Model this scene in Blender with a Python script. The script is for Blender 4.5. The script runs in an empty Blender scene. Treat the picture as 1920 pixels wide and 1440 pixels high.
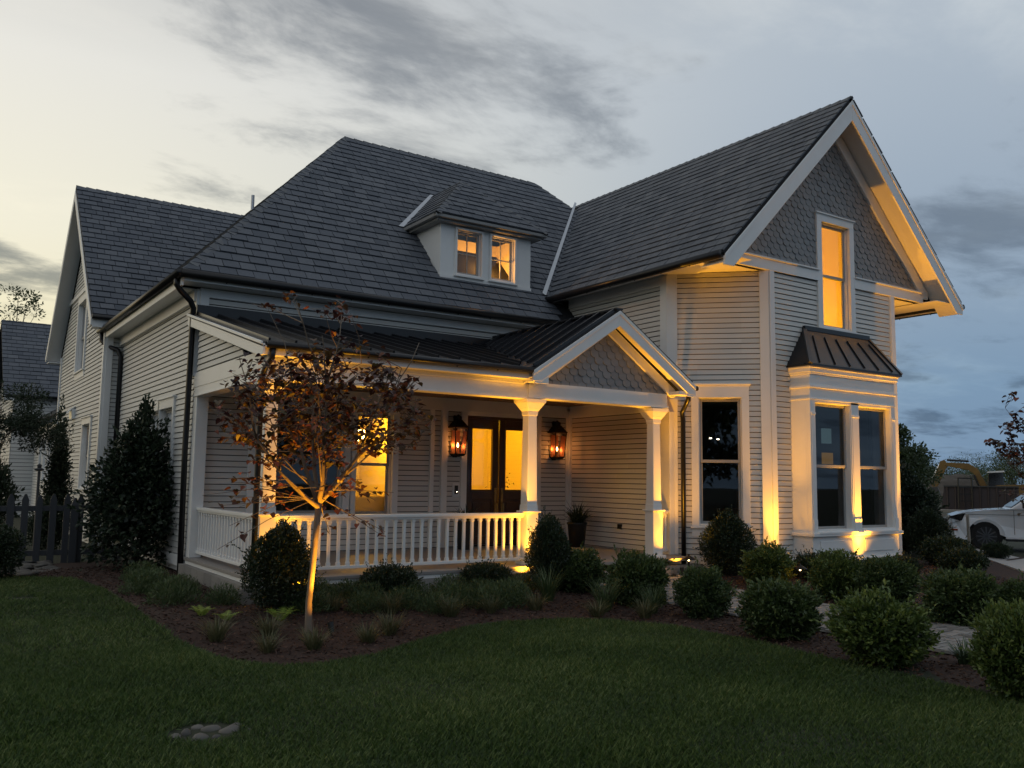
import bpy, bmesh, math, random
import numpy as np
from mathutils import Vector, Matrix
R = math.radians
rnd = random.Random(7)
nrng = np.random.default_rng(11)
sc = bpy.context.scene
COL = sc.collection

# ------------------------------------------------------------------ camera
CAM = Vector((-4.35, -13.319, 1.532)); YAW, PIT, ROL, FPX = R(-33.976), R(6.154), R(0.824), 1652.477
fw = Vector((math.sin(-YAW)*math.cos(PIT), math.cos(YAW)*math.cos(PIT), math.sin(PIT)))
rt = Vector((math.cos(YAW), math.sin(YAW), 0)); upv = rt.cross(fw)
c_r = rt*math.cos(ROL)+upv*math.sin(ROL); c_u = -rt*math.sin(ROL)+upv*math.cos(ROL)
cam = bpy.data.cameras.new('camera'); cam.sensor_width = 36; cam.lens = FPX/1920*36; cam.clip_end = 2000; cam.clip_start = 0.05
camo = bpy.data.objects.new('camera', cam); COL.objects.link(camo)
camo.matrix_world = Matrix.Translation(CAM) @ Matrix((c_r, c_u, -fw)).transposed().to_4x4()
sc.camera = camo

# ------------------------------------------------------------------ world: dusk sky with high cloud
SUN_AZ = R(-35)          # from +Y toward +X
def build_world():
    w = bpy.data.worlds.new('World'); sc.world = w; w.use_nodes = True
    nt = w.node_tree; nt.nodes.clear(); N = nt.nodes; L = nt.links
    out = N.new('ShaderNodeOutputWorld'); bg = N.new('ShaderNodeBackground'); L.new(bg.outputs[0], out.inputs[0])
    tc = N.new('ShaderNodeTexCoord'); sep = N.new('ShaderNodeSeparateXYZ')
    nrm = N.new('ShaderNodeVectorMath'); nrm.operation = 'NORMALIZE'; L.new(tc.outputs['Generated'], nrm.inputs[0]); L.new(nrm.outputs[0], sep.inputs[0])
    def m(op, a, b=None, c=None, clamp=False):
        n = N.new('ShaderNodeMath'); n.operation = op; n.use_clamp = clamp
        for i, x in enumerate((a, b, c)):
            if x is None: continue
            if isinstance(x, (int, float)): n.inputs[i].default_value = x
            else: L.new(x, n.inputs[i])
        return n.outputs[0]
    def ramp(fac, stops):
        n = N.new('ShaderNodeValToRGB'); e = n.color_ramp.elements
        while len(e) < len(stops): e.new(0.5)
        for i, (p, c) in enumerate(stops): e[i].position = p; e[i].color = (*c, 1)
        L.new(fac, n.inputs[0]); return n.outputs[0]
    def mix(f, a, b, mode='MIX'):
        n = N.new('ShaderNodeMix'); n.data_type = 'RGBA'; n.blend_type = mode
        for s, x in ((0, f), (6, a), (7, b)):
            if isinstance(x, (int, float)): n.inputs[s].default_value = x
            elif isinstance(x, tuple): n.inputs[s].default_value = (*x, 1)
            else: L.new(x, n.inputs[s])
        return n.outputs[2]
    X, Y, Z = sep.outputs
    hl = m('SQRT', m('ADD', m('MULTIPLY', X, X), m('MULTIPLY', Y, Y)))
    ca = m('DIVIDE', m('ADD', m('MULTIPLY', X, math.sin(SUN_AZ)), m('MULTIPLY', Y, math.cos(SUN_AZ))), m('MAXIMUM', hl, 1e-4))
    el = m('MAXIMUM', Z, 0.0)
    warm = ramp(el, [(0, (.98,.70,.30)), (.13, (1.02,.92,.60)), (.24, (1.0,.95,.76)), (.40, (.90,.88,.81)), (.50, (.66,.66,.64)), (1, (.48,.51,.55))])
    cool = ramp(el, [(0, (.20,.31,.46)), (.10, (.21,.33,.48)), (.25, (.33,.42,.53)), (.45, (.46,.53,.61)), (1, (.48,.51,.55))])
    wf = N.new('ShaderNodeMapRange'); wf.interpolation_type = 'SMOOTHSTEP'
    wf.inputs[1].default_value = -0.12; wf.inputs[2].default_value = 0.93; L.new(ca, wf.inputs[0])
    veil = mix(wf.outputs[0], cool, warm)
    sky = N.new('ShaderNodeTexSky'); sky.sky_type = 'NISHITA'; sky.sun_disc = False
    sky.sun_elevation = R(1.0); sky.sun_rotation = SUN_AZ; sky.dust_density = 2.0
    sks = mix(1.0, sky.outputs[0], (.12,.12,.12), 'MULTIPLY')
    base = mix(0.92, sks, veil)
    # cloud deck on a plane overhead
    zz = m('ADD', m('ABSOLUTE', Z), 0.10)
    cv = N.new('ShaderNodeCombineXYZ'); L.new(m('DIVIDE', X, zz), cv.inputs[0]); L.new(m('DIVIDE', Y, zz), cv.inputs[1])
    mp = N.new('ShaderNodeMapping'); mp.inputs['Rotation'].default_value = (0, 0, R(-38)); mp.inputs['Scale'].default_value = (.80, 1.20, 1); mp.inputs['Location'].default_value = (CLX, CLY, 0)
    L.new(cv.outputs[0], mp.inputs[0])
    def noise(scale, det, rough, dist, off):
        n = N.new('ShaderNodeTexNoise'); n.inputs['Scale'].default_value = scale; n.inputs['Detail'].default_value = det
        n.inputs['Roughness'].default_value = rough; n.inputs['Distortion'].default_value = dist
        a = N.new('ShaderNodeVectorMath'); a.inputs[1].default_value = (off, off*1.7, off*.3); L.new(mp.outputs[0], a.inputs[0]); L.new(a.outputs[0], n.inputs['Vector']); return n.outputs[0]
    n1 = noise(1.0, 9, .56, .25, 0); n2 = noise(2.7, 8, .62, .3, 5.3); n3 = noise(.9, 4, .5, 0, 11.0)
    cl = m('ADD', m('MULTIPLY', n1, .64), m('MULTIPLY', n2, .36))
    mk = N.new('ShaderNodeMapRange'); mk.interpolation_type = 'SMOOTHSTEP'; mk.inputs[1].default_value = .505; mk.inputs[2].default_value = .63; L.new(cl, mk.inputs[0])
    dark = mix(1.0, base, mix(wf.outputs[0], (.50,.52,.55), (.30,.335,.40)), 'MULTIPLY')
    c1 = mix(m('MULTIPLY', mk.outputs[0], .92), base, dark)
    mk2 = N.new('ShaderNodeMapRange'); mk2.interpolation_type = 'SMOOTHSTEP'; mk2.inputs[1].default_value = .48; mk2.inputs[2].default_value = .70; L.new(m('ADD', m('MULTIPLY', n3, .6), m('MULTIPLY', n2, .4)), mk2.inputs[0])
    brt = mix(1.0, c1, mix(wf.outputs[0], (1.75,1.6,1.4), (1.18,1.16,1.12)), 'MULTIPLY')
    c2 = mix(m('MULTIPLY', mk2.outputs[0], .55), c1, brt)
    L.new(c2, bg.inputs[0]); bg.inputs[1].default_value = SKY_STR
CLX, CLY, SKY_STR = 15.2, 3.3, 1.0
build_world()
sun = bpy.data.lights.new('sun', 'SUN'); sun.energy = 0.12; sun.angle = R(25); sun.color = (1, .8, .55)
suno = bpy.data.objects.new('sun', sun); COL.objects.link(suno)
sd = Vector((math.sin(SUN_AZ)*math.cos(R(3)), math.cos(SUN_AZ)*math.cos(R(3)), math.sin(R(3))))
suno.rotation_euler = sd.to_track_quat('Z', 'Y').to_euler()
vs = sc.view_settings; vs.view_transform = 'Standard'; vs.look = 'None'; vs.exposure = 0.0; vs.gamma = 1.0
sc.cycles.use_denoising = True; sc.cycles.max_bounces = 8; sc.cycles.transparent_max_bounces = 16; sc.cycles.sample_clamp_indirect = 4.0

# ------------------------------------------------------------------ materials
def mat(name, col=(.5,.5,.5), rough=.6, var=None, noise=None, bump=None, metal=0, spec=.5, attr=None, emit=None, coat=0, sub=None, trans=0):
    """col base; var=(col2, scale) large-scale noise mix; noise=(col2, scale, amount) fine mix; attr=[stops] ramp over face attribute rnd; bump=(scale, strength)"""
    m = bpy.data.materials.new(name); m.use_nodes = True; nt = m.node_tree; N, L = nt.nodes, nt.links
    b = N['Principled BSDF']; b.inputs['Roughness'].default_value = rough; b.inputs['Metallic'].default_value = metal
    b.inputs['Specular IOR Level'].default_value = spec; b.inputs['Coat Weight'].default_value = coat
    geo = N.new('ShaderNodeNewGeometry')
    def mixc(f, a, bb):
        n = N.new('ShaderNodeMix'); n.data_type = 'RGBA'
        for s, x in ((0, f), (6, a), (7, bb)):
            if isinstance(x, tuple): n.inputs[s].default_value = (*x, 1)
            elif isinstance(x, (int, float)): n.inputs[s].default_value = x
            else: L.new(x, n.inputs[s])
        return n.outputs[2]
    def nz(scale, det=4, dist=0.0, vec=None, stretch=None):
        n = N.new('ShaderNodeTexNoise'); n.inputs['Scale'].default_value = scale; n.inputs['Detail'].default_value = det; n.inputs['Distortion'].default_value = dist
        if stretch:
            mp = N.new('ShaderNodeMapping'); mp.inputs['Scale'].default_value = stretch; L.new(geo.outputs['Position'], mp.inputs[0]); L.new(mp.outputs[0], n.inputs['Vector'])
        else: L.new(geo.outputs['Position'], n.inputs['Vector'])
        return n.outputs[0]
    def sharp(x, lo, hi):
        n = N.new('ShaderNodeMapRange'); n.inputs[1].default_value = lo; n.inputs[2].default_value = hi; L.new(x, n.inputs[0]); return n.outputs[0]
    c = col
    if attr:
        at = N.new('ShaderNodeAttribute'); at.attribute_name = 'rnd'
        r = N.new('ShaderNodeValToRGB'); e = r.color_ramp.elements
        while len(e) < len(attr): e.new(.5)
        for i, a in enumerate(attr): e[i].position = i/(len(attr)-1); e[i].color = (*a, 1)
        L.new(at.outputs['Fac'], r.inputs[0]); c = r.outputs[0]
    if var: c = mixc(sharp(nz(var[1], 3), .35, .65), c, var[0])
    if noise:
        c2, s, amt = noise[:3]
        f = sharp(nz(s, 5, 0, None, noise[3] if len(noise) > 3 else None), .5-.5*(1-amt*.6), .5+.5*(1-amt*.6))
        mm = N.new('ShaderNodeMath'); mm.operation = 'MULTIPLY'; mm.inputs[1].default_value = amt; L.new(f, mm.inputs[0])
        c = mixc(mm.outputs[0], c, c2)
    if isinstance(c, tuple): b.inputs['Base Color'].default_value = (*c, 1)
    else: L.new(c, b.inputs['Base Color'])
    if bump:
        bn = N.new('ShaderNodeBump'); bn.inputs['Strength'].default_value = bump[1]; bn.inputs['Distance'].default_value = .01
        L.new(nz(bump[0], 4, 0, None, bump[2] if len(bump) > 2 else None), bn.inputs['Height']); L.new(bn.outputs[0], b.inputs['Normal'])
    if emit:
        b.inputs['Emission Color'].default_value = (*emit[0], 1); b.inputs['Emission Strength'].default_value = emit[1]
    if trans:   # leaf translucency
        tl = N.new('ShaderNodeBsdfTranslucent'); ms = N.new('ShaderNodeMixShader'); ms.inputs[0].default_value = trans
        if isinstance(c, tuple): tl.inputs[0].default_value = (*c, 1)
        else: L.new(c, tl.inputs[0])
        L.new(b.outputs[0], ms.inputs[1]); L.new(tl.outputs[0], ms.inputs[2]); L.new(ms.outputs[0], N['Material Output'].inputs[0])
    return m
def glass_mat(name, tint=(1,1,1), gl=1.0):
    m = bpy.data.materials.new(name); m.use_nodes = True; nt = m.node_tree; N, L = nt.nodes, nt.links
    N.remove(N['Principled BSDF'])
    t = N.new('ShaderNodeBsdfTransparent'); t.inputs[0].default_value = (*tint, 1)
    g = N.new('ShaderNodeBsdfGlossy'); g.inputs['Roughness'].default_value = .015; g.inputs[0].default_value = (gl, gl, gl, 1)
    f = N.new('ShaderNodeFresnel'); f.inputs[0].default_value = 1.6
    ms = N.new('ShaderNodeMixShader'); L.new(f.outputs[0], ms.inputs[0]); L.new(t.outputs[0], ms.inputs[1]); L.new(g.outputs[0], ms.inputs[2]); L.new(ms.outputs[0], N['Material Output'].inputs[0])
    return m
M = dict(
 trim=mat('white_paint_trim', (.80,.80,.79), .45, var=((.765,.76,.745), 1.3), noise=((.70,.69,.66), 7, .4), bump=(60, .05)),
 siding=mat('grey_white_siding', (.46,.455,.44), .55, attr=[(.60,.585,.55), (.64,.625,.59), (.67,.655,.62)], noise=((.52,.505,.47), 3, .4, (.3,.3,6)), bump=(40, .08, (.2,.2,8))),
 sheath=mat('shadow_slot_backing', (.028,.027,.026), .95),  # near-black so the open slots between boards draw shadow lines
 scale=mat('blue_grey_scale', (.19,.20,.21), .6, attr=[(.20,.208,.214), (.225,.232,.238), (.25,.256,.26)], bump=(60, .1)),
 shingle=mat('slate_shingle', (.1,.1,.11), .75, attr=[(.066,.077,.096), (.092,.103,.124), (.106,.117,.138), (.135,.144,.162)], noise=((.064,.071,.084), 22, .5), bump=(90, .35)),
 ridge=mat('slate_cap', (.12,.125,.135), .7, attr=[(.10,.105,.115), (.14,.145,.155)], noise=((.08,.085,.09), 18, .5), bump=(90, .3)),
 deck=mat('shadow_gap_deck', (.014,.015,.018), .95),  # blackened to stand in for shade in the gaps between shingles
 flash=mat('metal_flashing', (.55,.57,.60), .45, metal=.35, noise=((.42,.44,.47), 8, .5)),
 seam=mat('standing_seam_metal', (.013,.013,.016), .28, spec=.45, coat=.0, noise=((.02,.02,.023), 6, .4), bump=(3, .04)),
 gutter=mat('black_gutter', (.012,.012,.014), .35, metal=.2),
 sash=mat('grey_taupe_sash', (.33,.325,.315), .5, noise=((.28,.27,.26), 12, .3)),
 door=mat('dark_mahogany', (.055,.018,.010), .35, noise=((.025,.008,.005), 14, .7, (8,8,.6)), coat=.3),
 brass=mat('aged_brass', (.35,.24,.10), .35, metal=1.0, noise=((.2,.13,.05), 30, .5)),
 bronze=mat('dark_bronze', (.02,.016,.013), .45, metal=.6),
 glass=glass_mat('window_glass'), glassdim=glass_mat('lantern_glass', (1,.96,.9)),
 ceil=mat('stained_porch_ceiling', (.16,.085,.045), .45, noise=((.10,.05,.025), 5, .6, (6,.4,1))),
 floor=mat('porch_floor', (.27,.25,.235), .6, noise=((.21,.195,.18), 4, .5), bump=(30, .1)),
 stone=mat('foundation_stone', (.26,.245,.225), .85, attr=[(.2,.19,.175), (.27,.255,.235), (.33,.31,.28)], noise=((.17,.16,.15), 20, .6), bump=(40, .5)),
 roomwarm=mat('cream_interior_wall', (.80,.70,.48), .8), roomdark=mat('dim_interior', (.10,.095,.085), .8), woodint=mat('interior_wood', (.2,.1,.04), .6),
 bulb=mat('lamp_glow', (1,.8,.5), .5, emit=((1,.72,.30), 14)), flame=mat('lantern_flame', (1,.6,.2), .5, emit=((1,.62,.25), 22)),
 dot=mat('ceiling_downlight', (1,1,.9), .5, emit=((1,.9,.65), 8)),
 grass=mat('lawn_soil', (.020,.028,.012), .95, var=((.028,.034,.014), .6), noise=((.012,.016,.007), 18, .7), bump=(60, .6)),
 blade=mat('grass_blade', (.05,.09,.03), .5, attr=[(.022,.048,.010), (.052,.096,.020), (.092,.145,.034), (.20,.24,.085)], trans=.25),
 mulch=mat('mulch_ground', (.045,.022,.015), .95, noise=((.02,.011,.008), 30, .7), bump=(50, .9)),
 chip=mat('bark_chip', (.08,.04,.028), .85, attr=[(.022,.010,.007), (.045,.020,.013), (.065,.030,.020), (.12,.070,.050)]),
 paver=mat('concrete_paver', (.33,.315,.30), .8, attr=[(.17,.163,.155), (.24,.23,.22), (.31,.30,.285)], noise=((.15,.14,.13), 25, .5), bump=(60, .3)),
 joint=mat('path_base', (.12,.115,.10), .9, bump=(60, .5)),
 concrete=mat('pale_concrete', (.42,.41,.40), .85, noise=((.34,.33,.32), 7, .6), bump=(50, .2)),
 rock=mat('river_stone', (.30,.28,.25), .7, attr=[(.07,.066,.062), (.105,.098,.088), (.15,.138,.12)], noise=((.06,.055,.05), 14, .6), bump=(30, .3)),
 fence=mat('charcoal_fence_paint', (.035,.037,.042), .55, noise=((.05,.052,.056), 12, .5, (6,6,.5)), bump=(40, .2, (4,4,.3))),
 bark=mat('smooth_grey_bark', (.20,.155,.115), .8, noise=((.12,.09,.07), 12, .7, (1,1,.35)), bump=(35, .7, (1,1,.3))),
 darkbark=mat('dark_bark', (.07,.055,.045), .9, noise=((.04,.03,.025), 20, .6), bump=(30, .6)),
 redleaf=mat('redbud_leaf', (.1,.03,.02), .45, attr=[(.030,.012,.016), (.045,.018,.020), (.065,.022,.018), (.075,.060,.022), (.16,.050,.022), (.24,.06,.030)], trans=.30),
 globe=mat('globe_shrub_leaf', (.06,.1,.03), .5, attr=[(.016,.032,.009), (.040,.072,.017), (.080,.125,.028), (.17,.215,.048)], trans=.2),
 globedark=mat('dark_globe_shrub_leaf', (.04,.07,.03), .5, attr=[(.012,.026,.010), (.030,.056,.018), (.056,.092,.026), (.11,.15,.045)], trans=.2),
 box=mat('boxwood_leaf', (.03,.05,.02), .4, attr=[(.014,.026,.012), (.022,.038,.016), (.034,.056,.022)], trans=.15),
 holly=mat('holly_leaf', (.025,.04,.02), .38, spec=.3, attr=[(.014,.024,.015), (.022,.036,.020), (.034,.052,.028)], trans=.08),
 conifer=mat('conifer_leaf', (.025,.04,.02), .6, attr=[(.016,.026,.014), (.026,.042,.020), (.036,.056,.026)], trans=.1),
 treeleaf=mat('far_tree_leaf', (.04,.065,.025), .5, attr=[(.030,.050,.020), (.050,.080,.028), (.075,.11,.036)], trans=.25),
 peren=mat('perennial_leaf', (.05,.08,.035), .5, attr=[(.038,.066,.024), (.065,.105,.038), (.11,.155,.060)], trans=.25),
 tuft=mat('sedge_blade', (.09,.10,.05), .5, attr=[(.070,.085,.038), (.12,.125,.055), (.18,.155,.085)], trans=.25),
 fern=mat('fern_frond', (.12,.17,.03), .5, attr=[(.20,.29,.045), (.30,.40,.075)], trans=.3),
 liri=mat('liriope_blade', (.05,.09,.04), .4, attr=[(.045,.075,.035), (.075,.115,.055), (.10,.15,.08)], trans=.2),
 carpaint=mat('white_car_paint', (.82,.83,.85), .25, coat=.8), carblack=mat('black_plastic', (.012,.012,.013), .5), tyre=mat('tyre_rubber', (.012,.012,.012), .85, bump=(80, .3)),
 carglass=mat('tinted_car_glass', (.012,.014,.016), .06, spec=.8), rim=mat('dark_alloy', (.12,.12,.125), .3, metal=.9), lamp=mat('headlamp_lens', (.35,.37,.4), .1, spec=.9),
 amber=mat('amber_marker', (.35,.06,.02), .3),
 yellow=mat('machine_yellow', (.22,.12,.022), .6, noise=((.10,.06,.02), 2, .7)), steel=mat('worn_steel', (.10,.095,.09), .5, metal=.7, noise=((.05,.05,.05), 5, .6)), chrome=mat('ram_chrome', (.6,.6,.62), .2, metal=1),
 skip=mat('rusty_container', (.045,.035,.035), .7, noise=((.07,.045,.04), 2, .6)), dirt=mat('dirt_mound', (.075,.063,.052), .95, noise=((.035,.03,.026), 1.5, .7), bump=(4, .9)),
 stake=mat('weathered_wood', (.36,.32,.27), .8, noise=((.26,.23,.19), 15, .6, (5,5,.4))), pot=mat('black_pot', (.012,.012,.012), .5),
 white=mat('white_plastic', (.7,.7,.7), .4), black=mat('black_fixture', (.01,.01,.01), .4), shade=mat('lit_shade', (.75,.55,.18), .7, trans=.5), fabric=mat('woven_fabric', (.62,.5,.25), .9, noise=((.45,.35,.16), 60, .6)),
 alu=mat('white_hood', (.75,.77,.78), .25, metal=.4),
)

# ------------------------------------------------------------------ geometry helpers
def ground_z(x, y):
    t = min(1, max(0, (y+3)/2.5)); return -0.5 + 0.13*t*t*(3-2*t)
def link(name, me, m=None, parent=None):
    o = bpy.data.objects.new(name, me); COL.objects.link(o)
    if m is not None and len(me.materials) == 0: me.materials.append(m)
    if parent is not None: o.parent = parent; o.matrix_parent_inverse = Matrix.Translation(-Vector(parent_world(parent)))
    return o
def parent_world(p): return Vector(p.location) if p.parent is None else Vector((0,0,0))
def empty(name, loc=(0,0,0), label=None, cat=None, group=None, kind=None):
    o = bpy.data.objects.new(name, None); COL.objects.link(o); o.location = loc; o.empty_display_size = .1
    tag(o, label, cat, group, kind); return o
def tag(o, label=None, cat=None, group=None, kind=None):
    if label: o['label'] = label
    if cat: o['category'] = cat
    if group: o['group'] = group
    if kind: o['kind'] = kind
    return o
class MB:
    def __init__(s): s.v = []; s.f = []; s.r = []
    def add(s, vs, fs, r=None):
        k = len(s.v); s.v += [tuple(p) for p in vs]; s.f += [tuple(i+k for i in q) for q in fs]; s.r += [rnd.random() if r is None else r]*len(fs); return s
    def box(s, x0, x1, y0, y1, z0, z1, r=None):
        return s.add([(x0,y0,z0),(x1,y0,z0),(x1,y1,z0),(x0,y1,z0),(x0,y0,z1),(x1,y0,z1),(x1,y1,z1),(x0,y1,z1)],
            [(3,2,1,0),(4,5,6,7),(0,1,5,4),(1,2,6,5),(2,3,7,6),(3,0,4,7)], r)
    def frus(s, cx, cy, z0, z1, a0, b0, a1, b1):   # tapered box, half sizes
        return s.add([(cx-a0,cy-b0,z0),(cx+a0,cy-b0,z0),(cx+a0,cy+b0,z0),(cx-a0,cy+b0,z0),(cx-a1,cy-b1,z1),(cx+a1,cy-b1,z1),(cx+a1,cy+b1,z1),(cx-a1,cy+b1,z1)],
            [(3,2,1,0),(4,5,6,7),(0,1,5,4),(1,2,6,5),(2,3,7,6),(3,0,4,7)])
    def pbox(s, P, t0, t1, h0, h1, d0, d1, r=None):  # box in a wall plane P=(o,a,n): t along, h height, d out
        o, a, n = P; Z = Vector((0,0,1))
        vs = [o+a*t+Z*h+n*d for d in (d0, d1) for (t, h) in ((t0,h0),(t1,h0),(t1,h1),(t0,h1))]
        fs = [(0,1,2,3),(7,6,5,4),(0,4,5,1),(1,5,6,2),(2,6,7,3),(3,7,4,0)]
        return s.add(vs, fs, r)
    def prism(s, poly, off):     # planar polygon (3D pts) extruded by vector
        n = len(poly); off = Vector(off); vs = [Vector(p) for p in poly]+[Vector(p)+off for p in poly]
        return s.add(vs, [tuple(range(n-1,-1,-1)), tuple(range(n, 2*n))]+[(i,(i+1)%n,n+(i+1)%n,n+i) for i in range(n)])
    def quad(s, *p): return s.add(p, [tuple(range(len(p)))])
    def beam(s, p, q, w, h, up=(0,0,1)):   # rectangular bar p->q, w across, h along up
        p, q = Vector(p), Vector(q); d = (q-p).normalized(); u = Vector(up); sd = d.cross(u).normalized(); u = sd.cross(d)
        vs = [b+sd*x*w/2+u*y*h/2 for b in (p, q) for x, y in ((-1,-1),(1,-1),(1,1),(-1,1))]
        return s.add(vs, [(0,1,2,3),(7,6,5,4),(0,4,5,1),(1,5,6,2),(2,6,7,3),(3,7,4,0)])
    def tube(s, pts, rad, n=8, cap=True):
        pts = [Vector(p) for p in pts]; k0 = len(s.v); rr = rad if isinstance(rad, (list, tuple)) else [rad]*len(pts)
        d0 = (pts[1]-pts[0]).normalized(); u = Vector((0,0,1)) if abs(d0.z) < .9 else Vector((1,0,0)); x = d0.cross(u).normalized()
        vs = []
        for i, p in enumerate(pts):
            d = (pts[min(i+1, len(pts)-1)]-pts[max(i-1, 0)]).normalized(); x = (x-d*x.dot(d)).normalized(); y = d.cross(x)
            vs += [p+(x*math.cos(2*math.pi*j/n)+y*math.sin(2*math.pi*j/n))*rr[i] for j in range(n)]
        fs = [(i*n+j, i*n+(j+1)%n, (i+1)*n+(j+1)%n, (i+1)*n+j) for i in range(len(pts)-1) for j in range(n)]
        if cap: fs += [tuple(range(n-1,-1,-1)), tuple(range((len(pts)-1)*n, len(pts)*n))]
        return s.add(vs, fs)
    def lathe(s, c, prof, n=16):
        c = Vector(c); vs = []; m = len(prof)
        for j in range(n):
            a = 2*math.pi*j/n; vs += [c+Vector((r*math.cos(a), r*math.sin(a), z)) for r, z in prof]
        fs = [(j*m+i, ((j+1)%n)*m+i, ((j+1)%n)*m+i+1, j*m+i+1) for j in range(n) for i in range(m-1)]
        return s.add(vs, fs)
    def mesh(s, name, m=None, smooth=False):
        me = bpy.data.meshes.new(name); me.from_pydata(s.v, [], s.f); me.update()
        a = me.attributes.new('rnd', 'FLOAT', 'FACE'); a.data.foreach_set('value', s.r)
        if smooth: me.polygons.foreach_set('use_smooth', [True]*len(me.polygons))
        if m is not None: me.materials.append(m)
        return me
    def build(s, name, m, parent=None, smooth=False, bevel=0):
        o = link(name, s.mesh(name, m, smooth), m, parent)
        if bevel:
            b = o.modifiers.new('bevel', 'BEVEL'); b.width = bevel; b.segments = 2; b.limit_method = 'ANGLE'; b.angle_limit = R(40)
        return o
def V(*a): return Vector(a)
def plane(o, a, n): return (Vector(o), Vector(a).normalized(), Vector(n).normalized())
def clip2(poly, cl):
    def inside(p, a, b): return (b[0]-a[0])*(p[1]-a[1])-(b[1]-a[1])*(p[0]-a[0]) >= -1e-9
    out = poly
    for i in range(len(cl)):
        a, b = cl[i], cl[(i+1) % len(cl)]; inp, out = out, []
        for j in range(len(inp)):
            p, q = inp[j-1], inp[j]; ip, iq = inside(p,a,b), inside(q,a,b)
            if ip != iq:
                den = (b[0]-a[0])*(q[1]-p[1])-(b[1]-a[1])*(q[0]-p[0])
                if abs(den) > 1e-12:
                    t = ((b[0]-a[0])*(a[1]-p[1])-(b[1]-a[1])*(a[0]-p[0]))/den
                    out.append((p[0]+t*(q[0]-p[0]), p[1]+t*(q[1]-p[1])))
            if iq: out.append(q)
        if len(out) < 3: return []
    return out
def area2(p): return .5*sum(p[i-1][0]*p[i][1]-p[i][0]*p[i-1][1] for i in range(len(p)))
def px(p):
    d = Vector(p)-CAM; z = d.dot(fw)
    if z < .1: return None
    return (960+FPX*d.dot(c_r)/z, 720-FPX*d.dot(c_u)/z)
PIECES = {}      # (owner thing name, piece name) -> list of [score, verts, faces, material, parent, smooth]
def piece(owner, name, vs, fs, m, parent, top=None, r=None):
    q = [px(p) for p in (top or vs)]
    if any(x is None for x in q): s = 0
    else:
        s = abs(area2(q)); cx = sum(x[0] for x in q)/len(q); cy = sum(x[1] for x in q)/len(q)
        if not (-10 < cx < 1930 and -10 < cy < 1450): s = 0
    PIECES.setdefault((owner, name), []).append([s, vs, fs, m, parent, rnd.random() if r is None else r])
def flush_pieces(limit=300):
    for (owner, name), L in PIECES.items():
        L.sort(key=lambda e: -e[0])
        for e in L[:limit]:
            mb = MB(); mb.add(e[1], e[2], e[5]); mb.build(name, e[3], e[4])
        rest = {}
        for e in L[limit:]: rest.setdefault((e[4].name, e[3].name), []).append(e)
        for k, es in rest.items():
            mb = MB()
            for e in es: mb.add(e[1], e[2], e[5])
            o = mb.build('small_'+name+'_field', es[0][3], es[0][4]); o['kind'] = 'stuff'
def tiles(owner, name, o, a, s, n, cl, expo, width, th, m, parent, phase=0.0, stagger=.5, lap=1.25, jit=.0, shape=None, skip=None, thtop=.004, base=.0, wvar=0.0, slot=.0, gap=.004):
    """courses of overlapping pieces on a plane: a along, s up the slope, n out; cl = convex clip polygon (u,v) counter-clockwise"""
    o, a, s, n = Vector(o), Vector(a).normalized(), Vector(s).normalized(), Vector(n).normalized()
    vmin = min(p[1] for p in cl); vmax = max(p[1] for p in cl); umin = min(p[0] for p in cl); umax = max(p[0] for p in cl)
    k = math.floor((vmin-phase)/expo)
    while phase+k*expo < vmax:
        v0 = phase+k*expo; v1 = v0+expo*lap
        if width is None:
            cuts = [umin-1, umax+1]
            if umax-umin > 3.0: cuts = [umin-1]+sorted(rnd.uniform(umin+.4, umax-.4) for _ in range(1 if umax-umin < 6 else 2))+[umax+1]
        else:
            u = umin-width+((k*stagger) % 1)*width+jit*rnd.uniform(-1,1)*width; cuts = [u]
            while u < umax: u += width*(1+wvar*rnd.uniform(-1,1)); cuts.append(u)
        for u0, u1 in zip(cuts[:-1], cuts[1:]):
            g = gap if width else .0012
            if shape == 'scale':
                w = u1-u0; c = (u0+u1)/2; r = w/2*.95
                poly = [(c-r, v1), ] + [(c-r*math.cos(math.pi*i/8), v0+r*.72-r*.72*math.sin(math.pi*i/8)) for i in range(9)] + [(c+r, v1)]
            else:
                dv = (jit*expo*rnd.uniform(-.25,.25) if width else 0)+slot
                poly = [(u0+g, v0+dv), (u1-g, v0+dv), (u1-g, v1), (u0+g, v1)]
            p = clip2(poly, cl)
            if len(p) < 3 or area2(p) < 1e-4: continue
            cu = sum(x[0] for x in p)/len(p); cvv = sum(x[1] for x in p)/len(p)
            if skip and skip(o+a*cu+s*cvv): continue
            tj = th*(1+(.25*rnd.uniform(-1,1) if width else 0))
            def hh(v): return base+tj+(thtop-tj)*min(1, max(0, (v-v0)/(v1-v0)))
            top = [o+a*u+s*v+n*hh(v) for u, v in p]; bot = [o+a*u+s*v+n*(base-.003) for u, v in p]; q = len(p)
            vis = [o+a*u+s*min(v, v0+expo)+n*hh(v) for u, v in p]
            piece(owner, name, top+bot, [tuple(range(q))]+[(i, q+i, q+(i+1)%q, (i+1)%q) for i in range(q)], m, parent, vis)
        k += 1
def rect(u0, u1, v0, v1): return [(u0,v0),(u1,v0),(u1,v1),(u0,v1)]
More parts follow.
